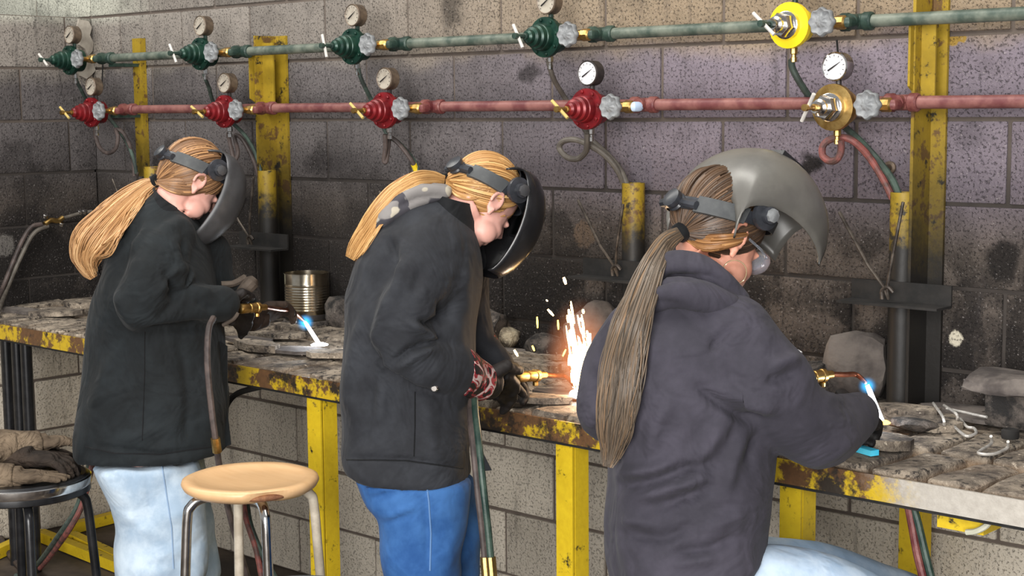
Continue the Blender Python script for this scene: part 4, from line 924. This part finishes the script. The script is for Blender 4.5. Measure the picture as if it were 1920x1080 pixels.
# ------------------------------------------------------------------ person 1 (left): dark green-black canvas coat, blonde ponytail
def make_person(label, D, root_px, headargs, neck_px, torso, arms, legn, legf, mats_, jfolds, hem=None, wob=.004, core_t=.6, vox=.0065, sm=5):
    g = atD(root_px[0], root_px[1], D); P = thing('person', label, 'person', (g.x, g.y, 0), 'welders at the bench')
    H = Head(*headargs); neck = atD(neck_px[0], neck_px[1], D+neck_px[2])
    jk, jn, sk = mats_
    # jacket
    mb = MB(); sil(mb, torso, D)
    for a in arms: limb(mb, a, D)
    me = remesh(mb, vox, sm); folds(me, [(p_, a_*1.45, w_*.9) for p_, a_, w_ in jfolds], wob, 3); J = place('jacket', me, jk, P)
    # jeans
    feet = []
    if legn:
        me, feet = legs(P, D, legn, legf, jn); P['_'] = 0; del P['_']
        folds(me, LEGF, .0035, 8); place('jeans', me, jn, P)
        for ft in feet: mb = MB(); shoe(mb, ft, H.F0); place('shoe', remesh(mb, .008, 3), MT['shoe'], P)
    # body: one skin under the clothes
    mb = MB(); H.skin(mb, neck)
    sil(mb, [(tuple(s[0][i]*.80+s[1][i]*.20 for i in (0, 1)), tuple(s[0][i]*.20+s[1][i]*.80 for i in (0, 1)), s[2], s[3]*.68) for s in torso[1:]], D)
    mb.tube([neck, (atD(*torso[2][0], D)+atD(*torso[2][1], D))/2], [.06, .08], 16)
    for a in arms: limb(mb, a, D, sc=.55)
    for ft, secs in zip(feet, (legn, legf)):
        c = (atD(*secs[0][0], D+secs[0][2])+atD(*secs[0][1], D+secs[0][2]))/2; mb.tube([c, Vector((ft.x, ft.y, .45)), Vector((ft.x, ft.y, .06))], [.075, .06, .04], 14)
    B = place('body', remesh(mb, .0042, 2), sk, P)
    return P, H, J, B
def collar(P, D, bot, top, mat, th=(.095, .085), name='collar'):
    """standing collar: an open band round the neck"""
    rr = []
    for (l, r, dz, t_) in (bot, top):
        a, b = atD(*l, D+dz), atD(*r, D+dz); c = (a+b)/2; h = (b-a)/2; hn = h.normalized(); dd = (HD-hn*HD.dot(hn)).normalized()*t_; rr.append((c, h, dd))
    def ring(k, f): c, h, dd = rr[k]; return [c+h*f*math.cos(2*math.pi*i/36)+dd*f*math.sin(2*math.pi*i/36) for i in range(36)]
    mid = [(a*.45+b*.55) for a, b in zip(ring(0, 1.03), ring(1, 1.03))]
    mb = MB(); mb.rings([ring(0, .94), ring(0, 1.0), mid, ring(1, 1.02), ring(1, .99), ring(1, .93), ring(0, .88)], False, True); o = mb.build(name, mat, P, 50); return o

LEGF = [([(185, 880), (230, 935)], .006, 12), ([(225, 960), (300, 1010)], .006, 10), ([(222, 1000), (290, 965)], -.006, 10), ([(275, 870), (290, 1080)], -.003, 6), ([(300, 980), (380, 940)], .005, 12), ([(240, 1060), (350, 1030)], .006, 12), ([(330, 1060), (385, 1000)], -.005, 9)]
D1 = 4.30
P1, H1, J1, B1 = make_person('person in dark canvas coat and pale jeans with long blonde ponytail, leftmost', D1, (290, 900), ((374, 346), D1-.04, R(38), R(44), R(32), .94), (318, 392, -.01),
    [((296, 356), (350, 398), 0, .075), ((266, 384), (370, 428), 0, .125), ((230, 432), (386, 472), 0, .19), ((202, 490), (396, 520), 0, .205), ((182, 550), (405, 570), 0, .20), ((171, 612), (414, 620), 0, .195),
     ((163, 680), (422, 680), 0, .195), ((155, 750), (425, 748), 0, .20), ((149, 815), (427, 812), 0, .205), ((148, 846), (427, 832), 0, .207), ((152, 856), (424, 843), 0, .20)],
    [[(324, 448, -.07, 44), (308, 480, -.13, 52), (290, 520, -.165, 56), (277, 552, -.18, 52), (272, 585, -.18, 44), (305, 588, -.16, 42), (360, 575, -.12, 40), (412, 570, -.06, 36)],
     [(380, 480, .12, 50), (400, 540, .14, 45), (450, 575, .16, 36)]],
    [((172, 870), (372, 862), -.08, .12), ((190, 905), (380, 905), -.08, .115), ((210, 945), (384, 950), -.08, .11), ((218, 1000), (386, 1000), -.08, .10), ((214, 1080), (388, 1080), -.08, .10)],
    [((190, 860), (380, 860), .09, .11), ((230, 950), (392, 950), .12, .10), ((250, 1000), (402, 1000), .12, .10), ((262, 1080), (412, 1080), .12, .095)],
    (MT['jk1'], MT['jn1'], MT['skin']),
    [([(340, 470), (352, 520), (335, 560), (300, 590)], .014, 12), ([(310, 505), (330, 545), (318, 570)], -.014, 10), ([(345, 540), (330, 565), (290, 600)], -.012, 9), ([(222, 540), (240, 585), (255, 618)], .010, 12), ([(262, 622), (330, 618), (400, 612)], -.016, 9),
     ([(270, 410), (240, 450), (225, 520)], -.012, 9), ([(345, 440), (355, 500)], -.010, 10), ([(300, 430), (345, 415)], .006, 12), ([(350, 540), (400, 552)], .010, 9), ([(365, 560), (405, 585)], -.008, 8), ([(235, 640), (200, 700), (170, 780)], .008, 18), ([(230, 830), (300, 800)], .006, 12), ([(340, 640), (355, 740), (350, 830)], -.008, 12), ([(385, 660), (395, 830)], .008, 14), ([(180, 835), (300, 852), (415, 836)], -.005, 5), ([(290, 560), (320, 520), (338, 498)], .010, 8)])
collar(P1, D1, ((288, 372), (362, 418), 0, .098), ((292, 348), (352, 396), 0, .082), MT['collar'])
bv1 = bvh_of(J1)
seam(P1, bv1, [(271, 622), (271, 700), (266, 840)]); seam(P1, bv1, [(160, 838), (215, 850), (300, 852), (420, 834)], .002)
tie1 = atD(292, 341, D1-.02)
H1.hair('swept_hair', tie1, MT['hair1c'], P1, 300, .0034, seed=4)
ponytail('ponytail', [(292, 341, -.02, 9), (270, 352, -.02, 15), (235, 382, -.03, 24), (200, 420, -.04, 32), (172, 455, -.04, 36), (160, 485, -.04, 26), (168, 508, -.04, 14), (178, 524, -.04, 5)], D1, MT['hair1'], P1, 330, .0028, bv1, 6, flat=.6)
MB().lathe([(.016, -.012), (.021, -.008), (.021, .008), (.016, .012)], tie1, (atD(280, 347, D1)-tie1), 14).build('hair_tie', MT['collar'], P1)
H1.helmet('dark grey welding helmet lowered on the leftmost welder with blonde ponytail', MT['shell_d'], MT['bandk'], 'welding helmets worn')
# gloves of person 1
wr = atD(424, 572, D1-.03); tip = atD(500, 590, D1+.12)
glove('glove', P1, atD(418, 578, D1-.04), atD(452, 588, D1+.06)-atD(418, 578, D1-.04), -HD*.6+UP*.8, HR*.3+UP*.6-HD*.3, MT['glove_k'], 1.0, 1.08, (atD(398, 572, D1-.08), .052, .040), MT['glove_k'])
glove('glove', P1, atD(478, 597, D1+.20), atD(545, 572, D1+.28)-atD(478, 597, D1+.20), UP*.8-HD*.3, -HD*.6+UP*.3, MT['glove_b'], .75, 1.02, (atD(455, 588, D1+.16), .046, .036), MT['glove_b'])
rr = MB(); a = atD(440, 566, D1+.02); b_ = atD(478, 522, D1+.04)
rr.tube([a, a.lerp(b_, .4), a.lerp(b_, .85), b_], [.010, .020, .022, .012], 10); fl_ = rr.build('glove_flap', MT['glove_t'], P1)
rr = MB(); rr.tube(spl([atD(415, 534, D1+.02), atD(438, 532, D1+.03), atD(460, 520, D1+.05)]), [.010]*17, 8); rr.build('glove_flap', MT['glove_t'], P1)
rr = MB(); rr.tube(spl([atD(446, 586, D1-.07), atD(438, 598, D1-.07), atD(418, 610, D1-.06)]), .0055, 8); rr.build('glove_trim', MT['glove_t'], P1)

MT['denim_seam'] = simple('blue_denim_seam', L(132, 156, 184), None, 10, .8)
jb = bvh_of([c_ for c_ in P1.children if c_.name.startswith('jeans')][0]); seam(P1, jb, [(302, 862), (308, 900), (322, 990), (326, 1075)], .002, MT['denim_seam'])
# ------------------------------------------------------------------ person 2 (middle): charcoal canvas coat, camo hood, blue jeans
LEGF = [([(690, 925), (760, 905)], .008, 8), ([(690, 940), (750, 918)], -.008, 7), ([(715, 972), (780, 952)], .007, 8), ([(716, 985), (785, 962)], -.006, 7), ([(795, 895), (805, 1080)], -.004, 5), ([(730, 1010), (740, 1080)], .004, 15), ([(840, 930), (845, 1080)], .005, 18)]
D2 = 3.60
P2, H2, J2, B2 = make_person('person in charcoal canvas coat with camouflage hood and blue jeans, in the middle', D2, (780, 950), ((930, 384), D2-.04, R(38), R(50), R(26), .90), (850, 395, 0),
    [((800, 360), (880, 398), 0, .08), ((752, 372), (892, 446), 0, .125), ((706, 418), (897, 484), 0, .178), ((668, 482), (899, 530), 0, .195), ((647, 555), (897, 588), 0, .195), ((641, 640), (891, 650), 0, .19),
     ((642, 720), (885, 722), 0, .185), ((641, 790), (881, 790), 0, .19), ((644, 842), (881, 850), 0, .195), ((649, 868), (882, 882), 0, .197), ((653, 878), (880, 890), 0, .19)],
    [[(815, 440, -.05, 56), (802, 478, -.11, 66), (783, 530, -.155, 68), (762, 590, -.175, 62), (752, 640, -.18, 53), (768, 672, -.175, 51), (806, 686, -.15, 51), (846, 692, -.11, 50)],
     [(850, 470, .13, 60), (872, 560, .15, 50), (885, 640, .16, 42), (930, 690, .15, 36)]],
    [((660, 890), (884, 896), -.07, .125), ((680, 925), (881, 930), -.07, .12), ((703, 965), (876, 970), -.07, .11), ((714, 1010), (872, 1015), -.07, .10), ((720, 1080), (866, 1080), -.07, .095)],
    [((690, 895), (890, 895), .09, .115), ((730, 970), (900, 970), .10, .10), ((750, 1080), (902, 1080), .10, .095)],
    (MT['jk2'], MT['jn2'], MT['skin']),
    [([(735, 540), (718, 600), (700, 660)], .012, 14), ([(830, 560), (832, 600), (805, 612), (780, 600)], -.016, 10), ([(760, 605), (800, 618), (812, 640)], .012, 9), ([(812, 640), (770, 655), (735, 680)], -.018, 7), ([(820, 655), (775, 668), (740, 690)], .010, 8), ([(700, 640), (712, 690), (780, 730), (838, 744)], -.012, 7),
     ([(730, 440), (738, 480), (720, 540)], -.012, 12), ([(755, 490), (740, 560)], .010, 12), ([(790, 500), (770, 560)], -.006, 12), ([(850, 420), (870, 480), (868, 540)], .006, 16), ([(850, 560), (845, 610)], -.010, 10), ([(690, 560), (668, 640), (660, 740), (668, 800)], .010, 16), ([(700, 690), (690, 780), (670, 850)], -.007, 14), ([(720, 700), (712, 800)], .007, 14), ([(652, 858), (760, 862), (876, 876)], -.006, 5), ([(870, 500), (880, 600)], .006, 14), ([(800, 760), (810, 860)], .005, 16)])
collar(P2, D2, ((808, 382), (896, 458), 0, .10), ((806, 356), (890, 382), 0, .088), MT['collar'])
bv2 = bvh_of(J2)
seam(P2, bv2, [(778, 735), (778, 800), (776, 862)]); seam(P2, bv2, [(650, 862), (760, 864), (880, 880)], .002)
for q in ((814, 728),): o = MB().lathe([(.008, 0), (.009, .002), (.006, .005)], atD(q[0], q[1], hitD(bv2, *q) or D2-.2), -HD, 12).build('snap_button', MT['chrome'], P2)
mb = MB()                                                    # hood of the camouflage sweatshirt lying over the collar
limb(mb, [(708, 435, -.08, 16), (722, 408, -.10, 22), (752, 384, -.10, 24), (790, 366, -.09, 20), (835, 362, -.07, 12)], D2); limb(mb, [(745, 375, -.06, 14), (785, 358, -.06, 13), (838, 358, -.05, 11)], D2); limb(mb, [(740, 385, .06, 26), (790, 365, .08, 22), (830, 362, .08, 14)], D2); limb(mb, [(720, 415, 0, 26), (760, 385, 0, 26)], D2)
me = remesh(mb, .006, 5); folds(me, [([(740, 372), (790, 352), (840, 352)], .005, 6), ([(735, 392), (785, 372), (840, 366)], -.007, 6), ([(715, 420), (740, 400)], .006, 8)], .003, 2); place('hood', me, MT['camo'], P2)
tie2 = atD(833, 339, D2-.01)
nape('nape_hair', P1, B1, ([(395, 335), (360, 335), (325, 335), (294, 338)], [(385, 358), (352, 366), (320, 360), (294, 345)]), MT['hair1c'], 70)
nape('nape_hair', P2, B2, ([(925, 345), (895, 345), (860, 340), (836, 336)], [(915, 362), (885, 374), (856, 368), (836, 346)]), MT['hair2'], 70)
H2.hair('swept_hair', tie2, MT['hair2'], P2, 300, .0034, seed=5)
bvh2 = bvh_of([c for c in P2.children if c.name.startswith('hood')][0])
ponytail('ponytail', [(833, 339, -.02, 8), (812, 336, -.05, 14), (782, 340, -.09, 18), (745, 362, -.10, 19), (712, 398, -.10, 18), (688, 432, -.08, 17), (668, 465, -.06, 16), (655, 490, -.05, 9)], D2, MT['hair2'], P2, 260, .0026, bv2, 7, flat=.45)
MB().lathe([(.014, -.008), (.018, -.005), (.018, .005), (.014, .008)], tie2, (atD(815, 338, D2)-tie2), 14).build('hair_tie', MT['collar'], P2)
H2.helmet('black glossy welding helmet lowered on the middle welder', MT['shell_k'], MT['bandk'], 'welding helmets worn')
Dg = D2-.02
glove('glove', P2, atD(905, 716, D2-.02), atD(962, 728, D2+.10)-atD(905, 716, D2-.02), UP*.75-HD*.55, HR*.2+UP*.5-HD*.4, MT['glove_k'], 1.15, 1.12, (atD(848, 694, D2-.10), .062, .044), MT['glove_f'])
glove('glove', P2, atD(930, 690, D2+.15), atD(972, 706, D2+.22)-atD(930, 690, D2+.15), UP, -HD, MT['glove_k'], 1.1, 1.0, (atD(890, 640, D2+.16), .05, .038), MT['glove_f'])

MT['denim_seam2'] = simple('pale_denim_stitch', L(88, 124, 170), None, 10, .8)
jb = bvh_of([c_ for c_ in P2.children if c_.name.startswith('jeans')][0]); seam(P2, jb, [(797, 888), (804, 940), (808, 1000), (806, 1078)], .0022, MT['denim_seam2']); seam(P2, jb, [(668, 885), (685, 894), (720, 886)], .0022, MT['denim_seam2'])
# ------------------------------------------------------------------ person 3 (right): seated, dark hooded jacket, long brown ponytail
LEGF = []
D3 = 3.06
P3, H3, J3, B3 = make_person('person seated at right in dark hooded jacket with very long brown ponytail', D3, (1290, 1000), ((1386, 452), D3-.03, R(33), R(34), R(-56), 1.04), (1318, 500, 0),
    [((1232, 512), (1375, 555), 0, .09), ((1180, 556), (1415, 590), 0, .15), ((1140, 615), (1440, 648), 0, .20), ((1126, 690), (1446, 705), 0, .21), ((1128, 765), (1446, 775), 0, .20), ((1136, 835), (1450, 842), 0, .19),
     ((1139, 910), (1440, 915), 0, .19), ((1137, 985), (1436, 985), 0, .20), ((1140, 1055), (1436, 1020), 0, .205), ((1150, 1130), (1400, 1062), 0, .20), ((1170, 1180), (1350, 1110), 0, .18)],
    [[(1368, 645, -.10, 86), (1430, 708, -.13, 82), (1480, 774, -.10, 75), (1538, 802, -.03, 70), (1588, 790, .06, 56), (1610, 782, .12, 47)],
     [(1195, 620, .10, 62), (1142, 700, .14, 52), (1134, 775, .15, 44), (1200, 790, .25, 40)]],
    None, None, (MT['jk3'], MT['jn3'], MT['skin3']),
    [([(1440, 790), (1390, 780), (1340, 750), (1300, 720)], -.016, 13), ([(1460, 770), (1420, 755), (1360, 735)], .012, 14), ([(1440, 690), (1500, 670)], .010, 14), ([(1430, 720), (1500, 695)], -.008, 12), ([(1360, 790), (1320, 850), (1300, 900)], .012, 18), ([(1400, 800), (1370, 870), (1360, 920)], .010, 14), ([(1420, 810), (1395, 880)], -.008, 10), ([(1150, 915), (1210, 905), (1290, 880), (1350, 860)], -.014, 13), ([(1160, 890), (1230, 880), (1270, 860)], .013, 14), ([(1210, 960), (1280, 935), (1340, 915)], -.012, 13), ([(1200, 935), (1260, 915), (1330, 895)], .010, 11),
     ([(1150, 1000), (1240, 1010), (1300, 990)], -.010, 14), ([(1170, 975), (1230, 985)], .008, 12), ([(1240, 1040), (1330, 1030), (1400, 1000)], -.009, 13), ([(1260, 1060), (1350, 1045)], .008, 12), ([(1400, 960), (1330, 990)], .008, 14), ([(1140, 850), (1160, 870)], -.010, 10), ([(1330, 660), (1345, 640), (1380, 610)], -.008, 9), ([(1500, 870), (1560, 850), (1620, 815)], .006, 14), ([(1550, 740), (1590, 745)], .005, 12), ([(1260, 740), (1230, 800), (1215, 860)], .009, 18), ([(1130, 760), (1105, 800)], .006, 12)], wob=.005)
bv3 = bvh_of(J3)
mb = MB()                                                    # hood bunched at the neck
limb(mb, [(1212, 560, -.08, 26), (1225, 520, -.10, 30), (1258, 496, -.09, 30), (1305, 502, -.10, 27), (1352, 532, -.10, 23), (1392, 560, -.08, 15)], D3); limb(mb, [(1205, 575, -.12, 20), (1260, 548, -.15, 27), (1320, 558, -.15, 27), (1370, 574, -.13, 21), (1400, 580, -.09, 14)], D3)
limb(mb, [(1215, 585, -.02, 30), (1225, 530, .02, 38), (1280, 505, .05, 34), (1340, 535, .08, 28)], D3); limb(mb, [(1230, 500, .02, 22), (1275, 478, .02, 20), (1310, 484, .02, 18)], D3); limb(mb, [(1240, 560, -.05, 40), (1320, 560, -.05, 40)], D3)
me = remesh(mb, .0065, 6); folds(me, [([(1205, 545), (1260, 520), (1330, 520), (1395, 550)], -.012, 9), ([(1200, 580), (1230, 565), (1290, 570)], -.008, 9), ([(1225, 510), (1280, 500), (1340, 505)], .005, 10)], .003, 4); Hd3 = place('hood', me, MT['jk3'], P3)
# thighs and shins: pale jeans, seated
mb = MB(); limb(mb, [(1300, 1130, -.06, 95), (1400, 1118, -.06, 94), (1500, 1120, -.04, 92), (1640, 1172, 0, 86), (1740, 1215, .02, 80)], D3); limb(mb, [(1330, 1110, .14, 90), (1480, 1090, .18, 80), (1640, 1130, .24, 76), (1720, 1165, .27, 74)], D3)
k1 = atD(1740, 1215, D3+.02); k2 = atD(1720, 1165, D3+.27)
ft3 = []
for kk in (k1, k2): mb.tube([kk, Vector((kk.x-.02, kk.y-.02, kk.z*.5)), Vector((kk.x-.05, kk.y-.05, .09))], [.075, .062, .05], 18); ft3.append(Vector((kk.x-.05, kk.y-.05, 0)))
me = remesh(mb, .009, 5); folds(me, [([(1440, 1050), (1500, 1060)], .004, 12)], .003, 9); place('jeans', me, MT['jn3'], P3)
for ft in ft3: mb = MB(); shoe(mb, ft, H3.F0); place('shoe', remesh(mb, .008, 3), MT['shoe'], P3)
tie3 = atD(1276, 436, D3-.02)
H3.hair('swept_hair', tie3, MT['hair3c'], P3, 300, .0034, seed=8)
nape('copper_hair', P3, B3, ([(1420, 432), (1370, 434), (1320, 432), (1278, 432)], [(1412, 446), (1372, 462), (1320, 470), (1280, 446)]), MT['hair3o'], 90)
bvd3 = bvh_of(Hd3)
ponytail('ponytail', [(1276, 436, -.03, 10), (1252, 452, -.06, 16), (1228, 490, -.12, 20), (1206, 545, -.16, 24), (1184, 610, -.18, 32), (1168, 680, -.16, 38), (1160, 745, -.15, 38), (1152, 805, -.14, 32), (1146, 850, -.12, 18), (1138, 882, -.12, 7)], D3, MT['hair3'], P3, 420, .0026, bv3, 11, flat=.35)
MB().lathe([(.016, -.010), (.020, -.006), (.020, .006), (.016, .010)], tie3, (atD(1256, 450, D3-.03)-tie3), 14).build('hair_tie', MT['collar'], P3)
H3.helmet('grey welding helmet flipped half up on the seated welder', MT['shell_gray'], MT['bandk'], 'welding helmets worn', up=True)
er = H3.p(.0, .088, -.036); mb = MB(); mb.tube([er+(-UP*.028)+(HR*math.sin(a)-UP*-math.cos(a))*.0235 for a in [2*math.pi*k/40 for k in range(40)]], .0012, 6, closed=True); mb.build('hoop_earring', simple('pale_gold', L(240, 214, 170), None, 10, .2, .9), P3)
mb = MB(); mb.tube([H3.p(.02, .078, .016), H3.p(.06, .074, .016), H3.p(.09, .062, .014)], .0028, 6); mb.build('goggle_temple', MT['goggle'], P3)
mb = MB(); mb.ell(H3.p(.100, .032, .006), H3.f*.016, H3.r*.034, H3.u*.026, 18, 12); mb.ell(H3.p(.100, -.032, .006), H3.f*.016, H3.r*.034, H3.u*.026, 18, 12); mb.build('goggle_lens', MT['goggle'], P3)
glove('glove', P3, atD(1612, 776, D3+.12), atD(1640, 774, D3+.28)-atD(1612, 776, D3+.12), UP*.8+HR*.3, -HR*.4+UP*.4, MT['glove_k'], 1.1, 1.0)
glove('glove', P3, atD(1452, 722, D3+.36), atD(1500, 712, D3+.40)-atD(1452, 722, D3+.36), UP, -HD, MT['glove_k'], 1.1, 1.0)
mb = MB(); limb(mb, [(1380, 640, .14, 60), (1400, 720, .26, 50), (1452, 722, .36, 40)], D3); me = remesh(mb, .008, 4); place('sleeve', me, MT['jk3'], P3)
st = stool('stool carrying the seated welder at right', tuple(atD(1290, 1150, D3+.04).xy), atD(1290, 1150, D3).z-.12, .165, [MT['black_tube']]*4, 'black', va+R(30))

# ------------------------------------------------------------------ torches in use, flames, sparks
def torch(label, pts, Ds, flame_tip, flame_base, hosep=None, group='lit torches'):
    """pts: handle rear, handle front, neck, tip in pixels with depths"""
    P = [atD(x, y, d) for (x, y), d in zip(pts, Ds)]; t = thing('gas_torch', label, 'torch', P[0], group)
    a, b, c, d = P; ax = (b-a).normalized(); l = (b-a).length
    MB().lathe([(.006, -.004), (.013, 0), (.0145, .006), (.0135, l*.3), (.0125, l*.34), (.014, l*.36), (.014, l*.6), (.016, l*.62), (.016, l*.72), (.010, l*.76), (.009, l)], a, ax, 12).build('handle', MT['brass'], t)
    MB().tube(spl([b, b.lerp(c, .5), c, d], 6), [.0062]*12+[.0055]*6+[.0042], 10).build('neck_tube', simple('copper_tube', L(150, 98, 70), L(120, 70, 52), 30, .35, .9), t)
    mb = MB(); mb.lathe([(.004, 0), (.007, .002), (.007, .010), (.004, .012)], a+ax*l*.66-UP*.014, -UP, 10); mb.build('valve_knob', MT['brass'], t)
    return t, P
def flame(label, tip, base, hotm, hotr, blue=.03):
    t = thing('torch_flame', label, 'flame', base, 'torch flames'); d = base-tip
    MB().tube([tip, tip+d*.15, tip+d*.6, tip+d*.95, base], [.0042, .0058, .0062, .0065, .005], 12).build('flame_core', MT['flame'], t)
    ball('blue_glow', tip+d*.02, blue, MT['glow_b'], t)
    MB().lathe([(hotr, 0), (hotr*1.05, .002), (hotr*.7, .006), (.002, .008)], base-UP*.002, UP, 18).build('hot_spot', hotm, t)
    return t
b1 = onZ(599, 646, BT+.018); t1 = onY(572, 604, b1.y)
torch('brass-handled torch held in both gloves of the leftmost welder', [(450, 579), (498, 576), (548, 584), (570, 602)], [D1-.03, D1+.05, D1+.30, (t1-CAMLOC).dot(CF)], t1, b1)
flame('white torch flame with blue tip between leftmost welder and tin can', t1, b1, MT['hot'], .026)
pl(b1+UP*.05-Vector((0, .03, 0)), .8, (.8, .9, 1))
b3 = onZ(1654, 792, BT+.022); t3 = onY(1626, 722, b3.y)
torch('brass torch with short copper neck held by the seated welder', [(1508, 709), (1560, 702), (1606, 703), (1624, 718)], [D3+.40, D3+.44, D3+.47, (t3-CAMLOC).dot(CF)], t3, b3)
flame('white torch flame with blue tip at the right of the bench', t3, b3, MT['hot_o'], .018, .024)
pl(b3+UP*.05-Vector((0, .03, 0)), .6, (.85, .92, 1))
lump('stone_lump', 'flat dark oval stone heated by the right torch flame', 'stone', 1705, 805, .07, .045, .016, MT['slag'], 41, rot=-.2, z=BT+.004, box=.3)
b2 = onZ(1088, 738, BT+.02)
Db = (b2-CAMLOC).dot(CF)
torch('brass torch held by the middle welder, lit orange by sparks', [(968, 707), (1022, 703), (1060, 706), (1080, 726)], [D2+.16, D2+.26, D2+.34, Db-.02], None, None)
r_ = random.Random(12)
core = MB()
for i in range(70):
    a = r_.gauss(0, .16); h = abs(r_.gauss(0, .085))+.01; x0 = r_.uniform(-.02, .02); l = r_.uniform(.012, .05); y0 = r_.uniform(-.03, .03)
    p = b2+HR*(x0-a*h*.4-.06*h)+UP*h+HD*y0; q = p+HR*(a*.25*l-.18*l)+UP*l; r0 = r_.uniform(.0014, .0034); core.tube([p, p.lerp(q, .5), q], [r0*.6, r0, r0*.5], 6)
for (x0, y0, x1, y1, r0) in ((1066, 580, 1072, 612, .004), (1070, 600, 1078, 640, .0045), (1074, 640, 1082, 690, .006), (1084, 650, 1090, 720, .008), (1096, 640, 1094, 700, .006), (1106, 625, 1104, 660, .005), (1080, 690, 1086, 735, .010), (1098, 690, 1094, 735, .010), (1068, 665, 1067, 685, .004), (1100, 620, 1106, 640, .004), (1088, 615, 1094, 628, .004)):
    core.tube([atD(x0, y0, Db), atD((x0+x1)/2, (y0+y1)/2, Db), atD(x1, y1, Db)], [r0*.6, r0, r0*.8], 8)
sp = core.build('spark_shower', MT['spark'], None, 0, b2); tag(sp, 'bright fountain of white-hot sparks beside the middle welder', 'sparks'); sp['kind'] = 'stuff'
ht = MB(); ht.ell(b2, (.028, 0, 0), (0, .028, 0), (0, 0, .012)); o = ht.build('hot_metal', MT['hot'], None, 35, b2); tag(o, 'white-hot metal spot at the foot of the spark fountain', 'hot metal')
o = ball('spark_glow', b2+UP*.08, (.10, .10, .17), MT['glow_o'], None); tag(o, 'faint orange glow around the spark fountain', 'glow')
pl(b2+UP*.07-HD*.05, 1.4, (1, .72, .52), .04)
for i, (x0, y0, x1, y1, r0, m_) in enumerate(((1057, 520, 1061, 533, .004, 'spark'), (1027, 580, 1038, 592, .0032, 'spark'), (1007, 594, 1008, 615, .0026, 'spark_y'), (1046, 600, 1047, 618, .0026, 'spark_y'), (998, 648, 1002, 658, .0028, 'spark_y'), (964, 656, 971, 668, .0034, 'spark'), (1055, 668, 1061, 655, .0026, 'spark_y'), (1024, 562, 1027, 565, .002, 'spark'), (1093, 580, 1094, 588, .0035, 'spark'), (1070, 566, 1073, 577, .002, 'spark_y'), (1088, 596, 1092, 604, .003, 'spark'), (1105, 655, 1107, 662, .003, 'spark_y'))):
    a, b_ = atD(x0, y0, Db+.02*math.sin(i)), atD(x1, y1, Db+.02*math.sin(i)); o = MB().tube([a, a.lerp(b_, .5), b_], [r0*.7, r0, r0*.6], 8).build('spark', MT[m_], None, 60); tag(o, 'single glowing spark flying off the spark fountain', 'spark', 'flying sparks')

# ------------------------------------------------------------------ hoses hanging from the torches
hose('grey twin hose hanging from the leftmost welder\'s gloves', [atD(400, 596, D1-.20), atD(391, 620, D1-.25), atD(389, 680, D1-.27), atD(396, 760, D1-.27), atD(405, 830, D1-.26), atD(416, 900, D1-.2), atD(440, 1000, D1-.1), atD(470, 1100, D1)], .0085, MT['hose_k'], fit=[(31, 35, MT['brass'], .0125)])
hose('dark twin hose hanging in front of the middle welder\'s jeans', [atD(884, 752, D2-.08), atD(882, 780, D2-.13), atD(888, 840, D2-.20), atD(896, 920, D2-.22), atD(905, 1000, D2-.22), atD(913, 1090, D2-.22)], .008, MT['hose_k'], fit=[(36, 41, MT['brass'], .011)])
hose('greenish black twin hose beside the middle welder\'s jeans', [atD(890, 750, D2-.09), atD(892, 780, D2-.14), atD(899, 840, D2-.21), atD(907, 920, D2-.23), atD(916, 1000, D2-.23), atD(924, 1090, D2-.23)], .008, MT['gfit'], fit=[(36, 41, MT['brass'], .011)])
o = MB().prism([atD(884, 770, D2-.02), atD(900, 770, D2+.0), atD(906, 850, D2), atD(922, 882, D2), atD(900, 884, D2-.01), atD(886, 884, D2-.02)], HD*.006).build('coat_flap', MT['jk2'], P2, 0)
o = MB().prism([atD(414, 640, D1-.02), atD(426, 650, D1), atD(426, 770, D1), atD(433, 834, D1), atD(420, 838, D1-.01), atD(412, 838, D1-.02)], HD*.006).build('coat_flap', MT['jk1'], P1, 0)

# ------------------------------------------------------------------ old gloves heaped on the black stool
def old_glove(label, dx, dz, dy, ang, mat, curl, sz=1.0):
    c = Vector((q2.x, q2.y, .686+dz))+HR*dx+HD*dy; f = HR*math.cos(ang)+HD*math.sin(ang); s_ = HD*math.cos(ang)-HR*math.sin(ang)
    t = thing('leather_glove', label, 'glove', c, 'old gloves on the black stool')
    glove('glove_shell', t, c, f, UP, s_, mat, curl, sz, (c-f*.13, .05, .036), mat, .12, .2)
MT['rag_k'] = cloth('charred_leather', L(34, 28, 24), L(62, 51, 43), .85, 0, 14, .5); MT['rag_g'] = cloth('dusty_tan_leather', L(78, 66, 54), L(122, 106, 88), .9, 0, 14, .5)
old_glove('flat tan leather glove at the front of the stool heap', .0, .018, -.085, .10, MT['rag_g'], .10, .85)
old_glove('charred glove in the middle of the stool heap', .0, .048, .00, -.12, MT['rag_k'], .55, 1.0)
old_glove('charred glove at the back of the stool heap', -.03, .036, .09, .25, MT['rag_k'], .4, .95)
old_glove('dusty brown glove lying on top of the stool heap', .03, .078, .05, .55, MT['rag_g'], .6, .8)
